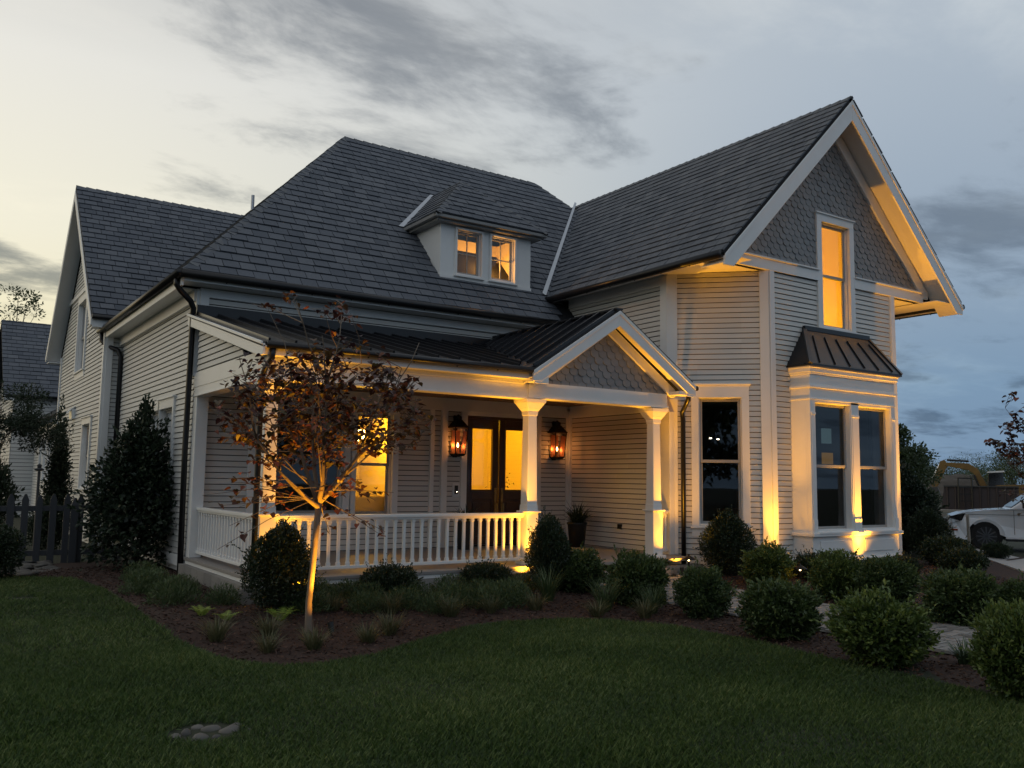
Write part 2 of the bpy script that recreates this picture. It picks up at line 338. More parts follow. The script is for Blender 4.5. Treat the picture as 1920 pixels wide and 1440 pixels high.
# ================================================================== ground, bed, path
def build_ground():
    xs = [-300,-120,-60,-30]+[i*.75 for i in range(-24, 48)]+[45,70,120,300]; ys = [-200,-80,-40]+[i*.75 for i in range(-28, 24)]+[30,60,120,300]
    mb = MB(); nx = len(xs)
    vs = [(x, y, ground_z(x, y)+(.012*math.sin(x*1.3+y*.7)+.01*math.sin(y*1.9-x*.6) if y < -2 else 0)) for y in ys for x in xs]
    mb.add(vs, [(j*nx+i, j*nx+i+1, (j+1)*nx+i+1, (j+1)*nx+i) for j in range(len(ys)-1) for i in range(nx-1)])
    o = mb.build('lawn_ground', M['grass'], smooth=True); tag(o, 'dark green lawn ground sloping gently up to the house', 'ground', kind='structure')
build_ground()
EDGE = [(-4.6,5.9),(-2.91,5.15),(-1.88,4.45),(-1.62,2.85),(-1.6,.72),(-1.63,-.84),(-1.56,-1.97),(-1.44,-3.14),(-1.3,-3.62),(-.99,-3.94),(-.55,-4.04),(.18,-3.83),(1.16,-3.3),(2.02,-2.78),(2.78,-2.69),(3.54,-2.94),(4.13,-3.43),(4.6,-4.1),(4.74,-5.33),(4.63,-6.27),(4.55,-7.07),(4.58,-7.63),(4.52,-8.27),(4.45,-8.92),(4.4,-13)]
def edge_x(y):      # x of the right-hand lawn edge
    P = EDGE[16:]
    for (x0,y0),(x1,y1) in zip(P[:-1], P[1:]):
        if y1 <= y <= y0: return x0+(x1-x0)*(y-y0)/(y1-y0)
    return 4.4
def in_bed(x, y):
    poly = EDGE+[(30,-13),(30,3.2),(17.2,3.2),(17.2,9),(-4.6,9)]
    c = False; j = len(poly)-1
    for i in range(len(poly)):
        (x0,y0),(x1,y1) = poly[i], poly[j]
        if (y0 > y) != (y1 > y) and x < (x1-x0)*(y-y0)/(y1-y0)+x0: c = not c
        j = i
    return c
def build_bed():
    # smooth the edge, then lay strips from the edge to a back line under the house
    P = []
    for i in range(len(EDGE)-1):
        p0, p1, p2, p3 = (Vector((*EDGE[max(0, min(len(EDGE)-1, i+k))], 0)) for k in (-1,0,1,2))
        for t in np.linspace(0, 1, 6, endpoint=False):
            P.append(.5*((2*p1)+(p2-p0)*t+(2*p0-5*p1+4*p2-p3)*t*t+(3*p1-p0-3*p2+p3)*t**3))
    P.append(Vector((*EDGE[-1], 0)))
    B = []
    for p in P:
        if p.y > -3.3 and p.x < 1: B.append(Vector((1.2, max(1.0, p.y+.6) if p.y < 4 else 8.5, 0)))
        elif p.x < 4.05 and p.y > -4.2: B.append(Vector((max(1.2, p.x), 1.0, 0)))
        else: B.append(Vector((21, p.y+2.4 if p.y > -6 else p.y, 0)) if p.y < -3.5 else Vector((12, 2.5, 0)))
    n = 16; vs = []
    for p, b in zip(P, B):
        for k in range(n+1):
            q = p+(b-p)*(k/n); vs.append((q.x, q.y, ground_z(q.x, q.y)+(.035 if k else .006)+(.012*math.sin(q.x*5+q.y*4) if k > 1 else 0)))
    m1 = n+1; mb = MB(); mb.add(vs, [(i*m1+k, (i+1)*m1+k, (i+1)*m1+k+1, i*m1+k+1) for i in range(len(P)-1) for k in range(n)])
    o = mb.build('mulch_bed', M['mulch'], smooth=True); tag(o, 'dark brown bark mulch bed curving along the house front', 'mulch', kind='structure')
build_bed()

def build_path():
    root = empty('entry_path', (7, -6, -.47), 'pale herringbone paver walk running from the porch steps between the shrubs', 'path', kind='structure')
    mb = MB()
    ys = [-14+.5*i for i in range(26)]; vs = []
    for y in ys: vs += [(5.95, y, ground_z(6, y)+.05), (8.15, y, ground_z(6, y)+.05)]
    mb.add(vs, [(2*i, 2*i+1, 2*i+3, 2*i+2) for i in range(len(ys)-1)]); mb.build('base', M['joint'], root)
    W = .118
    for x in range(0, 19):
        for y in range(0, 112):
            c = (x-y) % 4
            if c == 0: r = (x, x+2, y, y+1)
            elif c == 3: r = (x, x+1, y, y+2)
            else: continue
            x0, x1, y0, y1 = 5.95+r[0]*W, min(8.17, 5.95+r[1]*W), -14+r[2]*W, -14+r[3]*W
            z = ground_z(7, (y0+y1)/2)+.05; g = .005; h = .032+rnd.uniform(-.006,.006); tx = rnd.uniform(-.006,.006)
            a = [(x0+g,y0+g,z),(x1-g,y0+g,z),(x1-g,y1-g,z),(x0+g,y1-g,z)]
            t = [(x0+g*2,y0+g*2,z+h+tx),(x1-g*2,y0+g*2,z+h-tx),(x1-g*2,y1-g*2,z+h-tx),(x0+g*2,y1-g*2,z+h+tx)]
            piece('path', 'paver', a+t, [(4,5,6,7),(0,1,5,4),(1,2,6,5),(2,3,7,6),(3,0,4,7)], M['paver'], root, t)
    mb = MB(); P = [(15.5,-4.6),(17.06,-2.9),(19.21,-.6),(22.5,2.6)]; Q = [(17.6,-4.9),(19.3,-2.6),(20.9,-.2),(24,2.2)]
    vs = []
    for p, q in zip(P, Q): vs += [(p[0],p[1],ground_z(*p)+.06),(q[0],q[1],ground_z(*q)+.06)]
    mb.add(vs, [(2*i, 2*i+1, 2*i+3, 2*i+2) for i in range(3)])
    o = mb.build('sidewalk', M['concrete']); tag(o, 'pale concrete walk crossing the yard beyond the right hand shrubs', 'sidewalk', kind='structure')
    s = o.modifiers.new('thick', 'SOLIDIFY'); s.thickness = .08
build_path()

# ================================================================== the house
H = empty('house', (0,0,0), 'white clapboard house with dark slate roofs, lit porch and scalloped front gable', 'house')
def hp(name, m, mb, bevel=0, smooth=False, parent=None): return mb.build(name, M[m], parent or H, smooth, bevel)
EXP = .112
PF = plane((0,3.99,0), (1,0,0), (0,-1,0))        # main front wall
PL = plane((0,3.99,0), (0,1,0), (-1,0,0))        # main left wall (t = y-3.99)
PS = plane((-.41,11.5,0), (0,1,0), (-1,0,0))     # side gable wall (t = y-11.5)
PJ = plane((-.41,11.5,0), (1,0,0), (0,-1,0))     # short return wall
PW = plane((9.045,3.99,0), (0,-1,0), (-1,0,0))   # wing left wall (t = 3.99-y)
PC = plane((9.045,.513,0), (1,-1,0), (-1,-1,0))  # wing left chamfer, length 2.11
PG = plane((0,-.978,0), (1,0,0), (0,-1,0))       # wing front wall (t = x)
PR = plane((15.05,-.978,0), (1,1,0), (1,-1,0))   # wing right chamfer
PX = plane((16.55,.513,0), (0,1,0), (1,0,0))     # wing right wall
PRW = plane((-.1,19.9,0), (0,1,0), (-1,0,0))     # rear wing wall
PE = plane((0,3.99,0), (0,-1,0), (-1,0,0))       # porch end triangle (t = 3.99-y)
def wall(name, P, polys, siding=True, expo=EXP):
    """backing sheet behind every convex region + one board per course"""
    mb = MB(); o, a, n = P
    for cl in polys: mb.prism([o+a*u+V(0,0,1)*v for u, v in cl], -n*.1)
    w = mb.build(name, M['sheath'], H)
    if siding:
        for cl in polys: tiles('house', 'siding_board', o, a, V(0,0,1), n, cl, expo, None, .034, M['siding'], w, lap=1.0, thtop=.012, slot=.016)
    return w
def trimbox(mb, P, t0, t1, h0, h1, d=.035, d0=-.02): mb.pbox(P, t0, t1, h0, h1, d0, d)
def around(T0, T1, H0, H1, holes):
    """split a rectangle round rectangular holes (sorted by t, not overlapping)"""
    out = []; t = T0
    for (a, b, c, d) in holes:
        if a > t: out.append(rect(t, a, H0, H1))
        if c > H0: out.append(rect(a, b, H0, c))
        if d < H1: out.append(rect(a, b, d, H1))
        t = b
    if t < T1: out.append(rect(t, T1, H0, H1))
    return out
def window(P, t0, t1, h0, h1, casing=.13, head=.2, kind='double', rec=.11, cap=True, sill=True, label=None, parent=None, sashm='sash', gl='glass', apron=.18, hood=.06):
    """t0..h1 = opening; casing proud of wall, sash recessed"""
    mb = MB()
    mb.pbox(P, t0-casing, t0, h0-.04, h1, -.02, .065) if casing else None; mb.pbox(P, t1, t1+casing, h0-.04, h1, -.02, .065) if casing else None; mb.pbox(P, t0-casing, t1+casing, h1, h1+head, -.02, .065) if casing else None
    if cap: mb.pbox(P, t0-casing-.04, t1+casing+.04, h1+head, h1+head+.035, -.02, .10); mb.pbox(P, t0-casing-.02, t1+casing+.02, h1+head-.03, h1+head, -.02, .07)
    for (a, b, c, d) in ((t0, t0+.02, h0, h1), (t1-.02, t1, h0, h1), (t0+.02, t1-.02, h1-.02, h1)): mb.pbox(P, a, b, c, d, -rec-.04, -.02)
    w = mb.build('window', M['trim'], parent or H, bevel=.006)
    if label: w['label'] = label
    sb = MB()
    if sill: sb.pbox(P, t0-casing-.03, t1+casing+.03, h0-.08, h0-.04, -.02, .09); sb.pbox(P, t0, t1, h0-.04, h0+.01, -rec-.04, .02)
    if sill and apron: sb.pbox(P, t0-casing, t1+casing, h0-.08-apron, h0-.08, -.02, .04)
    if sill: sb.build('sill', M['trim'], w if not parent else parent, bevel=.004)
    def sash(a, b, c, d, dep, mun=None):
        s = MB(); f = .055
        for q in ((a, a+f, c, d), (b-f, b, c, d), (a+f, b-f, c, c+f*1.15), (a+f, b-f, d-f, d)): s.pbox(P, *q, -dep-.035, -dep)
        so = s.build('sash', M[sashm], w if not parent else parent, bevel=.004)
        cols, rows = mun or (1, 1); m_ = MB()
        for i in range(1, cols): x = a+f+(b-a-2*f)*i/cols; m_.pbox(P, x-.012, x+.012, c+f, d-f, -dep-.03, -dep-.004)
        for i in range(1, rows): y = c+f+(d-c-2*f)*i/rows; m_.pbox(P, a+f, b-f, y-.012, y+.012, -dep-.029, -dep-.005)
        if mun: m_.build('muntin', M[sashm], w if not parent else parent)
        g = MB(); o_, a_, n_ = P; Z = V(0,0,1); dd = -dep-.02
        g.add([o_+a_*t+Z*h+n_*dd for t, h in ((a+f*.8,c+f*.8),(b-f*.8,c+f*.8),(b-f*.8,d-f*.8),(a+f*.8,d-f*.8))], [(0,1,2,3)])
        g.build('pane', M[gl], w if not parent else parent)
    t0 += .02; t1 -= .02; h1 -= .02
    if kind == 'double':
        m2 = (h0+h1)/2; sash(t0, t1, m2-.03, h1, rec-.04); sash(t0, t1, h0, m2+.03, rec)
    elif kind == 'lites': sash(t0, t1, h0, h1, rec-.03, (2, 2))
    elif kind == 'single': sash(t0, t1, h0, h1, rec-.03)
    return w
def room(P, t0, t1, h0, h1, depth, m, d0=.12):
    mb = MB(); o, a, n = P; Z = V(0,0,1)
    def c(t, h, d): return o+a*t+Z*h-n*d
    A = [c(t0,h0,d0), c(t1,h0,d0), c(t1,h1,d0), c(t0,h1,d0)]; B = [c(t0,h0,depth), c(t1,h0,depth), c(t1,h1,depth), c(t0,h1,depth)]
    mb.add(A+B, [(4,5,6,7),(0,1,5,4),(1,2,6,5),(2,3,7,6),(3,0,4,7)])
    return mb.build('interior_room', M[m], H)
def lamp(name, loc, power, col, size=.05, kind='POINT', direc=None, spot=70, blend=.6):
    l = bpy.data.lights.new(name, kind); l.energy = power; l.color = col; l.shadow_soft_size = size
    if kind == 'SPOT': l.spot_size = R(spot); l.spot_blend = blend
    o = bpy.data.objects.new(name, l); COL.objects.link(o); o.location = loc
    if direc: o.rotation_euler = (-Vector(direc)).to_track_quat('Z', 'Y').to_euler()
    return o
AMB = (1, .50, .018)     # interior lamp colour
# ---- walls with openings
HB = -.3
# front main wall (behind porch + strip above porch roof)
front_holes = [(1.22,3.1,.75,2.9),(3.34,4.22,.72,2.9),(6.08,7.92,-.3,2.97)]
wall('wall', PF, around(0, 9.05, HB, 5.1, front_holes))
wall('wall', PL, around(0, 7.55, HB, 5.1, [(1.45,3.86,1.4,2.92)]))
wall('wall', PJ, [rect(0, .42, HB, 5.6)])
gz0 = 5.55; gx = 4.25                              # side gable: t from 0 to 8.6, ridge at t=4.3
side_poly_low = around(0, 8.45, HB, 4.55, [(1.45,2.75,1.1,2.9)])
wall('wall', PS, side_poly_low)
wall('wall', PS, [[(0,4.55),(3.45,4.55),(3.45,8.6),(0,5.35)], [(5.0,4.55),(8.45,4.55),(8.45,5.35),(5.0,8.65)], [(3.45,6.7),(5.0,6.7),(5.0,8.65),(4.25,9.35),(3.45,8.6)]])
wall('wall', PW, [rect(0, 3.48, HB, 5.95)])
wall('wall', PC, around(0, 2.109, HB, 6.06, [(.62,1.55,.62,3.34)]))
wall('wall', PG, [rect(10.54,11.3,HB,6.06), rect(11.3,12.32,3.95,6.06), rect(13.38,14.2,3.95,6.06), rect(14.2,15.05,HB,6.06), rect(12.32,13.38,3.95,5.04)])
wall('wall', PR, [rect(0,2.12,HB,6.06)]); wall('wall', PX, [rect(0,8,HB,5.9)], siding=False)
wall('wall', PRW, around(0, 14, HB, 3.4, [(.8,1.9,1.2,2.85),(3.6,4.6,1.2,2.85),(5.0,6.0,1.2,2.85),(6.4,7.4,1.2,2.85)]))
wall('wall', PE, [[(.18,3.42),(3.2,3.42),(2.9,3.6),(.18,4.28)]])
# ---- front gable wall with fish-scale shingles
gw = MB()
for cl in ([(9.35,6.06),(12.32,6.06),(12.32,9.6),(9.35,6.6)], [(13.38,6.06),(16.25,6.06),(16.25,6.6),(13.38,9.5)], [(12.32,7.5),(13.38,7.5),(13.38,9.5),(12.8,10.1),(12.32,9.6)]):
    gw.prism([V(u,-.978,v) for u, v in cl], V(0,.1,0))
gable = gw.build('gable_wall', M['deck'], H)
for cl in ([(9.4,6.3),(12.32,6.3),(12.32,9.36),(12.2,9.36)], [(13.38,6.3),(16.2,6.3),(13.42,9.3),(13.38,9.3)], [(12.32,7.45),(13.38,7.45),(13.38,9.2),(12.8,9.85),(12.32,9.3)]):
    tiles('house', 'scalloped_shingle', (0,-.978,0), (1,0,0), (0,0,1), (0,-1,0), cl, .132, .205, .032, M['scale'], gable, phase=6.17, lap=1.7, shape='scale', thtop=.003)
def tb(name, P, t0, t1, h0, h1, d=.035, d0=-.02):
    d += .028
    mb = MB(); mb.pbox(P, t0, t1, h0, h1, d0, d); return mb.build(name, M['trim'], H, bevel=.006)
# ---- corner boards, friezes
NM = 'corner_board'
tb(NM, PF, 0, .17, 4.62, 5.12); tb(NM, PF, 0, .17, -.1, 3.4)
tb(NM, PL, -.035, .14, 3.4, 5.1)
tb(NM, PS, -.035, .15, HB, 5.5); tb(NM, PJ, 0, .16, HB, 5.5); tb(NM, PS, 8.3, 8.45, HB, 5.4)
tb(NM, PW, 3.3, 3.515, -.0, 6.0, .04); tb(NM, PC, -.015, .2, -.0, 6.06, .04)
tb(NM, PC, 1.93, 2.12, HB, 6.08, .04); tb(NM, PG, 10.53, 10.68, HB, 6.08, .04)
tb(NM, PG, 14.92, 15.06, HB, 6.08, .04); tb(NM, PR, -.015, .16, HB, 6.08, .04)
tb(NM, PW, -.02, .12, 0, 3.2, .035); tb(NM, PF, 8.93, 9.04, 0, 3.2, .035)
tb(NM, PF, 5.4, 5.55, 0, 3.2, .05); tb(NM, PF, 5.12, 5.22, 0, 3.1, .03)
NM = 'frieze_board'
tb(NM, PF, .17, 9.0, 4.95, 5.12, .03); tb(NM, PL, .14, 7.5, 4.9, 5.1, .03)
tb(NM, PF, .17, 8.93, 3.05, 3.33, .045); tb(NM, PW, .12, 3.3, 3.05, 3.33, .045)
tb(NM, PG, 10.68, 12.18, 6.06, 6.09, .035)
tb(NM, PG, 9.30, 12.19, 6.06, 6.29, .045); tb(NM, PG, 13.51, 16.30, 6.06, 6.29, .045)
tb(NM, PG, 9.36, 12.19, 6.29, 6.325, .09); tb(NM, PG, 13.51, 16.24, 6.29, 6.325, .09)
tb(NM, PS, 1.2, 7.3, 6.98, 7.12, .03)
tb(NM, PRW, 0, 14, 3.15, 3.4, .04)
# ---- windows
window(PC, .64, 1.53, .64, 3.32, casing=.155, head=.27, label='tall dark double hung window in the angled wall')
window(PG, 12.34, 13.36, 5.06, 7.46, casing=.17, head=.17, apron=0, label='tall amber lit window in the front gable')
window(PL, 1.47, 2.62, 1.42, 2.9, casing=.11, head=.2, label='dark paired window behind the holly'); window(PL, 2.72, 3.84, 1.42, 2.9, casing=.08, head=.2, cap=False)
window(PS, 3.47, 4.98, 4.6, 6.68, casing=.14, head=.24)
window(PS, 1.47, 2.73, 1.14, 2.88, casing=.13, head=.18, label='side window with a lit yellow blind in its upper sash')
for a in (.82, 3.62, 5.02, 6.42): window(PRW, a, a+.96, 1.22, 2.83, casing=.1, head=.12, cap=False)
window(PF, 1.24, 3.08, .77, 2.88, casing=.17, head=.15, cap=False, label='dark wide porch window behind the tree')
window(PF, 3.36, 4.2, .74, 2.88, casing=.14, head=.15, cap=False, label='bright porch window showing the lit room')
# ---- front doors
def doors():
    cs = MB(); cs.pbox(PF, 5.92, 6.08, 0, 3.0, -.02, .05); cs.pbox(PF, 7.92, 8.16, 0, 3.0, -.02, .05); cs.pbox(PF, 5.92, 8.16, 2.97, 3.1, -.02, .055); cs.build('door_casing', M['trim'], H, bevel=.006)
    fr = MB()
    for q in ((6.08,6.13,0,2.97), (7.87,7.92,0,2.97), (6.13,7.87,2.9,2.97)): fr.pbox(PF, *q, -.14, .01)
    fr.build('door_frame', M['door'], H)
    for a, b, hs in ((6.13, 6.985, 1), (7.015, 7.87, -1)):
        d = MB(); g0, g1 = a+.13, b-.17 if hs == 1 else b-.13
        if hs == -1: g0 = a+.17
        for q in ((a, g0, .02, 2.9), (g1, b, .02, 2.9), (g0, g1, .02, .22), (g0, g1, 1.05, 1.28), (g0, g1, 2.68, 2.9)): d.pbox(PF, *q, -.10, -.04)
        d.pbox(PF, g0+.05, g1-.05, .28, .98, -.09, -.05); d.pbox(PF, g0, g1, .22, 1.05, -.09, -.07)
        for q in ((g0-.025, g1+.025, 1.25, 1.28), (g0-.025, g1+.025, 2.68, 2.71), (g0-.025, g0, 1.28, 2.68), (g1, g1+.025, 1.28, 2.68)): d.pbox(PF, *q, -.05, -.025)
        do = d.build('door', M['door'], H, bevel=.005)
        g = MB(); g.add([V(x, 4.06, z) for x, z in ((g0,1.28),(g1,1.28),(g1,2.68),(g0,2.68))], [(0,1,2,3)]); g.build('pane', M['glass'], do)
        hx = b-.075 if hs == 1 else a+.075
        hn = MB(); hn.pbox(PF, hx-.03, hx+.03, .62, 1.32, -.04, -.02); hn.tube([V(hx,4.01,.98),V(hx,3.94,.96),V(hx,3.935,.8),V(hx,3.94,.66),V(hx,4.01,.64)], .014, 8); hn.lathe(V(hx,4.0,1.2), [(0,-.02),(.022,-.02),(.022,.02),(0,.02)], 10)
        hn.build('handle', M['brass'], do, smooth=False)
    th = MB(); th.box(6.0, 8.0, 3.86, 4.1, .004, .035); th.build('threshold', M['bronze'], H)
doors()
# ---- lit rooms
room(PF, 5.3, 8.7, 0, 3.3, 3.2, 'roomwarm'); lamp('foyer_lamp', (6.9, 5.3, 3.0), 130, AMB, .3)
m_ = MB(); m_.box(6.05, 6.2, 6.9, 7.12, 0, 3.0); m_.box(6.0, 7.2, 6.95, 7.12, 2.6, 2.75); m_.build('interior_casing', M['roomwarm'], H)
room(PF, 3.2, 5.25, 0, 3.3, 4.0, 'roomwarm'); lamp('living_room_lamp', (4.6, 6.2, 2.5), 80, AMB, .15)
m_ = MB()
for dx, dz in ((0,0),(.16,.06),(-.14,.05),(.08,.2),(.22,.22)): m_.lathe(V(4.45+dx, 6.4, 2.42+dz), [(0,-.05),(.05,-.02),(.05,.03),(0,.06)], 10)
m_.build('chandelier_shade', M['bulb'], H, smooth=True)
m_ = MB(); m_.box(4.2,5.0,7.86,7.92,.9,2.1); m_.build('interior_window', M['roomdark'], H)
m_ = MB()
for q in ((4.15,4.2,.85,2.15),(5.0,5.05,.85,2.15),(4.2,5.0,2.1,2.15),(4.58,4.62,.9,2.1),(4.2,5.0,1.48,1.52)): m_.box(q[0],q[1],7.8,7.88,q[2],q[3])
m_.build('interior_window_frame', M['trim'], H)
m_ = MB(); m_.box(3.35, 4.7, 4.35, 4.75, 0, 1.12); m_.build('sofa_back', M['fabric'], H, bevel=.04)
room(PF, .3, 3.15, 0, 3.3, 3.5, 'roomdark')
room(PG, 11.9, 13.8, 4.2, 7.9, 3.0, 'roomwarm'); lamp('gable_room_lamp', (12.9, 1.3, 4.45), 170, AMB, .5)
m_ = MB(); m_.box(12.9, 13.1, 1.9, 2.0, 4.2, 7.0); m_.build('interior_casing', M['roomwarm'], H)
room(PS, 1.0, 3.2, .3, 3.2, 2.0, 'roomwarm'); lamp('side_room_lamp', (.6, 13.6, 2.8), 22, AMB, .15)
m_ = MB()
for i in range(10):
    a = 1.52+i*.117; m_.pbox(PS, a, a+.085, 2.02, 2.84, -.21-.02*(i%2), -.195-.02*(i%2))
m_.build('window_blind', M['shade'], H)
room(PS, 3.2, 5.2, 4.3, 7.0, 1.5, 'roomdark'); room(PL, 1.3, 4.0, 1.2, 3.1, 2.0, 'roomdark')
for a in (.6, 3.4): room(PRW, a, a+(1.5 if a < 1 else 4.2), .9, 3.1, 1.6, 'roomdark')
# dark front room behind the bay and the angled window
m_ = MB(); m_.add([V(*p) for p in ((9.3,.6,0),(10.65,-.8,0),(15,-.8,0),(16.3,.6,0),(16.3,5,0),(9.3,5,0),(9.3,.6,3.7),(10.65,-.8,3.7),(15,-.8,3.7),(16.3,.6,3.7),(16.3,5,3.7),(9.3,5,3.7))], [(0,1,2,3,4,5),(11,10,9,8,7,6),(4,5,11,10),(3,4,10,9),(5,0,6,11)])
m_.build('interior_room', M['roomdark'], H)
m_ = MB()
for x, y in ((13.4,3.4),(13.9,3.6)): m_.lathe(V(x,y,2.69), [(0,0),(.035,0),(.035,.02),(0,.02)], 10)
m_.build('downlight', M['dot'], H)
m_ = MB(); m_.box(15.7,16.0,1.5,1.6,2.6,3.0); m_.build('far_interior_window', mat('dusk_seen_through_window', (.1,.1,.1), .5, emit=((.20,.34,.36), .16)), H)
m_ = MB(); m_.box(15.7,16.05,1.5,1.6,2.05,2.35); m_.build('interior_glow_panel', mat('glowing_panel', (.5,.35,.1), .8, emit=((.8,.42,.05), .12)), H)  # yellow glow put into the material of this small panel, no lamp behind it
m_ = MB(); m_.box(13.2,15.4,2.2,3.0,0,.85); m_.box(13.6,14.0,2.3,2.7,.85,1.3); m_.build('sideboard', M['woodint'], H)
# ================================================================== roofs
def skip_main(p):    # under the wing roof or the dormer
    if p.x > 8.55 and 6.03+(p.x-8.48)*.993 > p.z+.25 and p.x < 12.8: return True
    if p.x >= 12.8: return True
    return 5.55 < p.x < 8.0 and 4.45 < p.y < 5.3
def roof(name, corners3, a, s, o, expo=.265, width=.33, skip=None, thick=.10):
    """planar roof slope: deck slab + shingle courses. corners counter-clockwise seen from outside"""
    o, a, s = Vector(o), Vector(a).normalized(), Vector(s).normalized(); n = a.cross(s).normalized()
    C = [Vector(c) for c in corners3]
    mb = MB(); mb.prism([c-n*.012 for c in C], -n*thick); r = mb.build(name, M['deck'], H)
    cl = [((c-o).dot(a), (c-o).dot(s)) for c in C]
    tiles('house', 'roof_shingle', o, a, s, n, cl, expo, width, .034, M['shingle'], r, lap=1.0, jit=.08, skip=skip, thtop=.018, stagger=.5, wvar=.08, slot=.030, gap=.007)
    return r
def caps(p, q, n1, n2, w=.15, step=.27, th=.03):
    p, q = Vector(p), Vector(q); d = (q-p).normalized(); L = (q-p).length; k = int(L/step)
    n1, n2 = Vector(n1).normalized(), Vector(n2).normalized(); up = (n1+n2).normalized()
    s1 = d.cross(n1).normalized(); s2 = d.cross(n2).normalized()
    if s1.dot(n2) > 0: s1 = -s1
    if s2.dot(n1) > 0: s2 = -s2
    for i in range(k):
        a = p+d*(i*L/k); b = p+d*((i+1.08)*L/k)
        vs = []
        for c, h in ((a, th), (b, .010)):
            vs += [c+s1*w+n1*h, c+up*(h*1.3+.004), c+s2*w+n2*h]
        vs += [x-up*.02 for x in vs[:3]]
        piece('house', 'ridge_cap', vs, [(0,1,4,3),(1,2,5,4),(0,6,7,1),(1,7,8,2)], M['ridge'], CAPS, vs[:6])
mbc = MB(); mbc.beam((4.9,8.875,10.84),(11.35,8.875,10.84),.1,.06); CAPS = mbc.build('ridge_beam', M['deck'], H)
XE, YE, ZE = -.45, 3.54, 5.33; RL, RR = V(4.888,8.875,10.88), V(11.36,8.875,10.88)
pm = math.atan2(10.88-ZE, 8.875-YE)
roof('roof', [(XE,YE,ZE),(16.7,YE,ZE),RR,RL], (1,0,0), (0,math.cos(pm),math.sin(pm)), (XE,YE,ZE), skip=skip_main)
roof('roof', [(XE,14.2,ZE),(XE,YE,ZE),RL], (0,-1,0), (math.cos(pm),0,math.sin(pm)), (XE,14.2,ZE), skip=lambda p: p.y > 12.5)
mb = MB(); mb.prism([RR, V(16.7,YE,ZE), V(16.7,14.2,ZE)], V(-.1,0,-.1)); mb.prism([RL,RR,V(16.7,14.2,ZE),V(XE,14.2,ZE)], V(0,0,-.1)); mb.build('roof', M['deck'], H)
nF = V(0,-math.sin(pm),math.cos(pm)); nL = V(-math.sin(pm),0,math.cos(pm)); nRt = V(math.sin(pm),0,math.cos(pm)); nB = V(0,math.sin(pm),math.cos(pm))
caps((XE,YE,ZE), RL, nF, nL); caps(RL, RR, nF, nB, .13); caps(V(16.7,YE,ZE), RR, nF, nRt)
# wing roof
WX0, WX1, WXR, WZE, WZR, WYF = 8.52, 17.15, 12.80, 6.05, 10.32, -1.571
pw = math.atan2(WZR-WZE, WXR-WX0); nWL = V(-math.sin(pw),0,math.cos(pw)); nWR = V(math.sin(pw),0,math.cos(pw))
def skip_wing(p): return p.z < 5.33+(p.y-3.5)*1.032-.25
roof('roof', [(WX0,9,WZE),(WX0,WYF,WZE),(WXR,WYF,WZR),(WXR,9,WZR)], (0,-1,0), (math.cos(pw),0,math.sin(pw)), (WX0,9,WZE), skip=skip_wing)
roof('roof', [(WX1,WYF,WZE),(WX1,9,WZE),(WXR,9,WZR),(WXR,WYF,WZR)], (0,1,0), (-math.cos(pw),0,math.sin(pw)), (WX1,WYF,WZE), width=.6, expo=.5)
caps((WXR,WYF,WZR), (WXR,8.5,WZR), nWL, nWR, .13)
# valley flashing between main roof and wing
v0 = V(8.5, 4.26, 6.06); v1 = V(12.6, 8.28, 10.25); mb = MB(); dl = (v1-v0).normalized()
sA = dl.cross(nF).normalized(); sB = dl.cross(nWL).normalized()
if sA.x > 0: sA = -sA
if sB.y > 0: sB = -sB
mb.add([v0+sA*.15+nF*.075, v0+(nF+nWL)*.045, v1+(nF+nWL)*.045, v1+sA*.11+nF*.075], [(0,1,2,3)]); mb.add([v0+sB*.05+nWL*.075, v0+(nF+nWL)*.045, v1+(nF+nWL)*.045, v1+sB*.05+nWL*.075], [(0,1,2,3)])
mb.build('valley_flashing', M['flash'], H)
# side gable roof
SX, SYR, SZR, SY0, SY1, SZE = -.864, 15.75, 10.2, 11.06, 20.44, 5.55
ps = math.atan2(SZR-SZE, SYR-SY0); nS0 = V(0,-math.sin(ps),math.cos(ps)); nS1 = V(0,math.sin(ps),math.cos(ps))
def skip_side(p): return p.z < 5.33+(p.x+.49)*1.032-.3 or p.x > 7
roof('roof', [(SX,SY0,SZE),(8,SY0,SZE),(8,SYR,SZR),(SX,SYR,SZR)], (1,0,0), (0,math.cos(ps),math.sin(ps)), (SX,SY0,SZE), skip=skip_side)
mb = MB(); mb.prism([V(8,SY1,SZE),V(SX,SY1,SZE),V(SX,SYR,SZR),V(8,SYR,SZR)], V(0,0,-.1)); mb.build('roof', M['deck'], H)
caps((SX,SYR,SZR), (5,SYR,SZR), nS0, nS1, .13)
# rear wing: lean roof + far gable
roof('roof', [(-.5,34,3.5),(-.5,19.8,3.5),(4.5,19.8,6.9),(4.5,34,6.9)], (0,-1,0), (5,0,3.4), (-.5,34,3.5), expo=.27, width=.36, skip=lambda p: p.x > 3)
FX, FYR, FZR, FY0, FZE = -1.45, 33.6, 8.55, 29.2, 4.75
wall('wall', plane((FX+.45,29.6,0),(1,0,0),(0,-1,0)), [rect(0,2.5,-.4,4.9)], expo=.16)
pf = math.atan2(FZR-FZE, FYR-FY0)
roof('roof', [(FX,FY0,FZE),(4.5,FY0,FZE),(4.5,FYR,FZR),(FX,FYR,FZR)], (1,0,0), (0,math.cos(pf),math.sin(pf)), (FX,FY0,FZE), expo=.3, width=.42, skip=lambda p: p.x > 3.5)
mb = MB(); mb.prism([V(4.5,38,FZE),V(FX,38,FZE),V(FX,FYR,FZR),V(4.5,FYR,FZR)], V(0,0,-.1)); mb.build('roof', M['deck'], H)
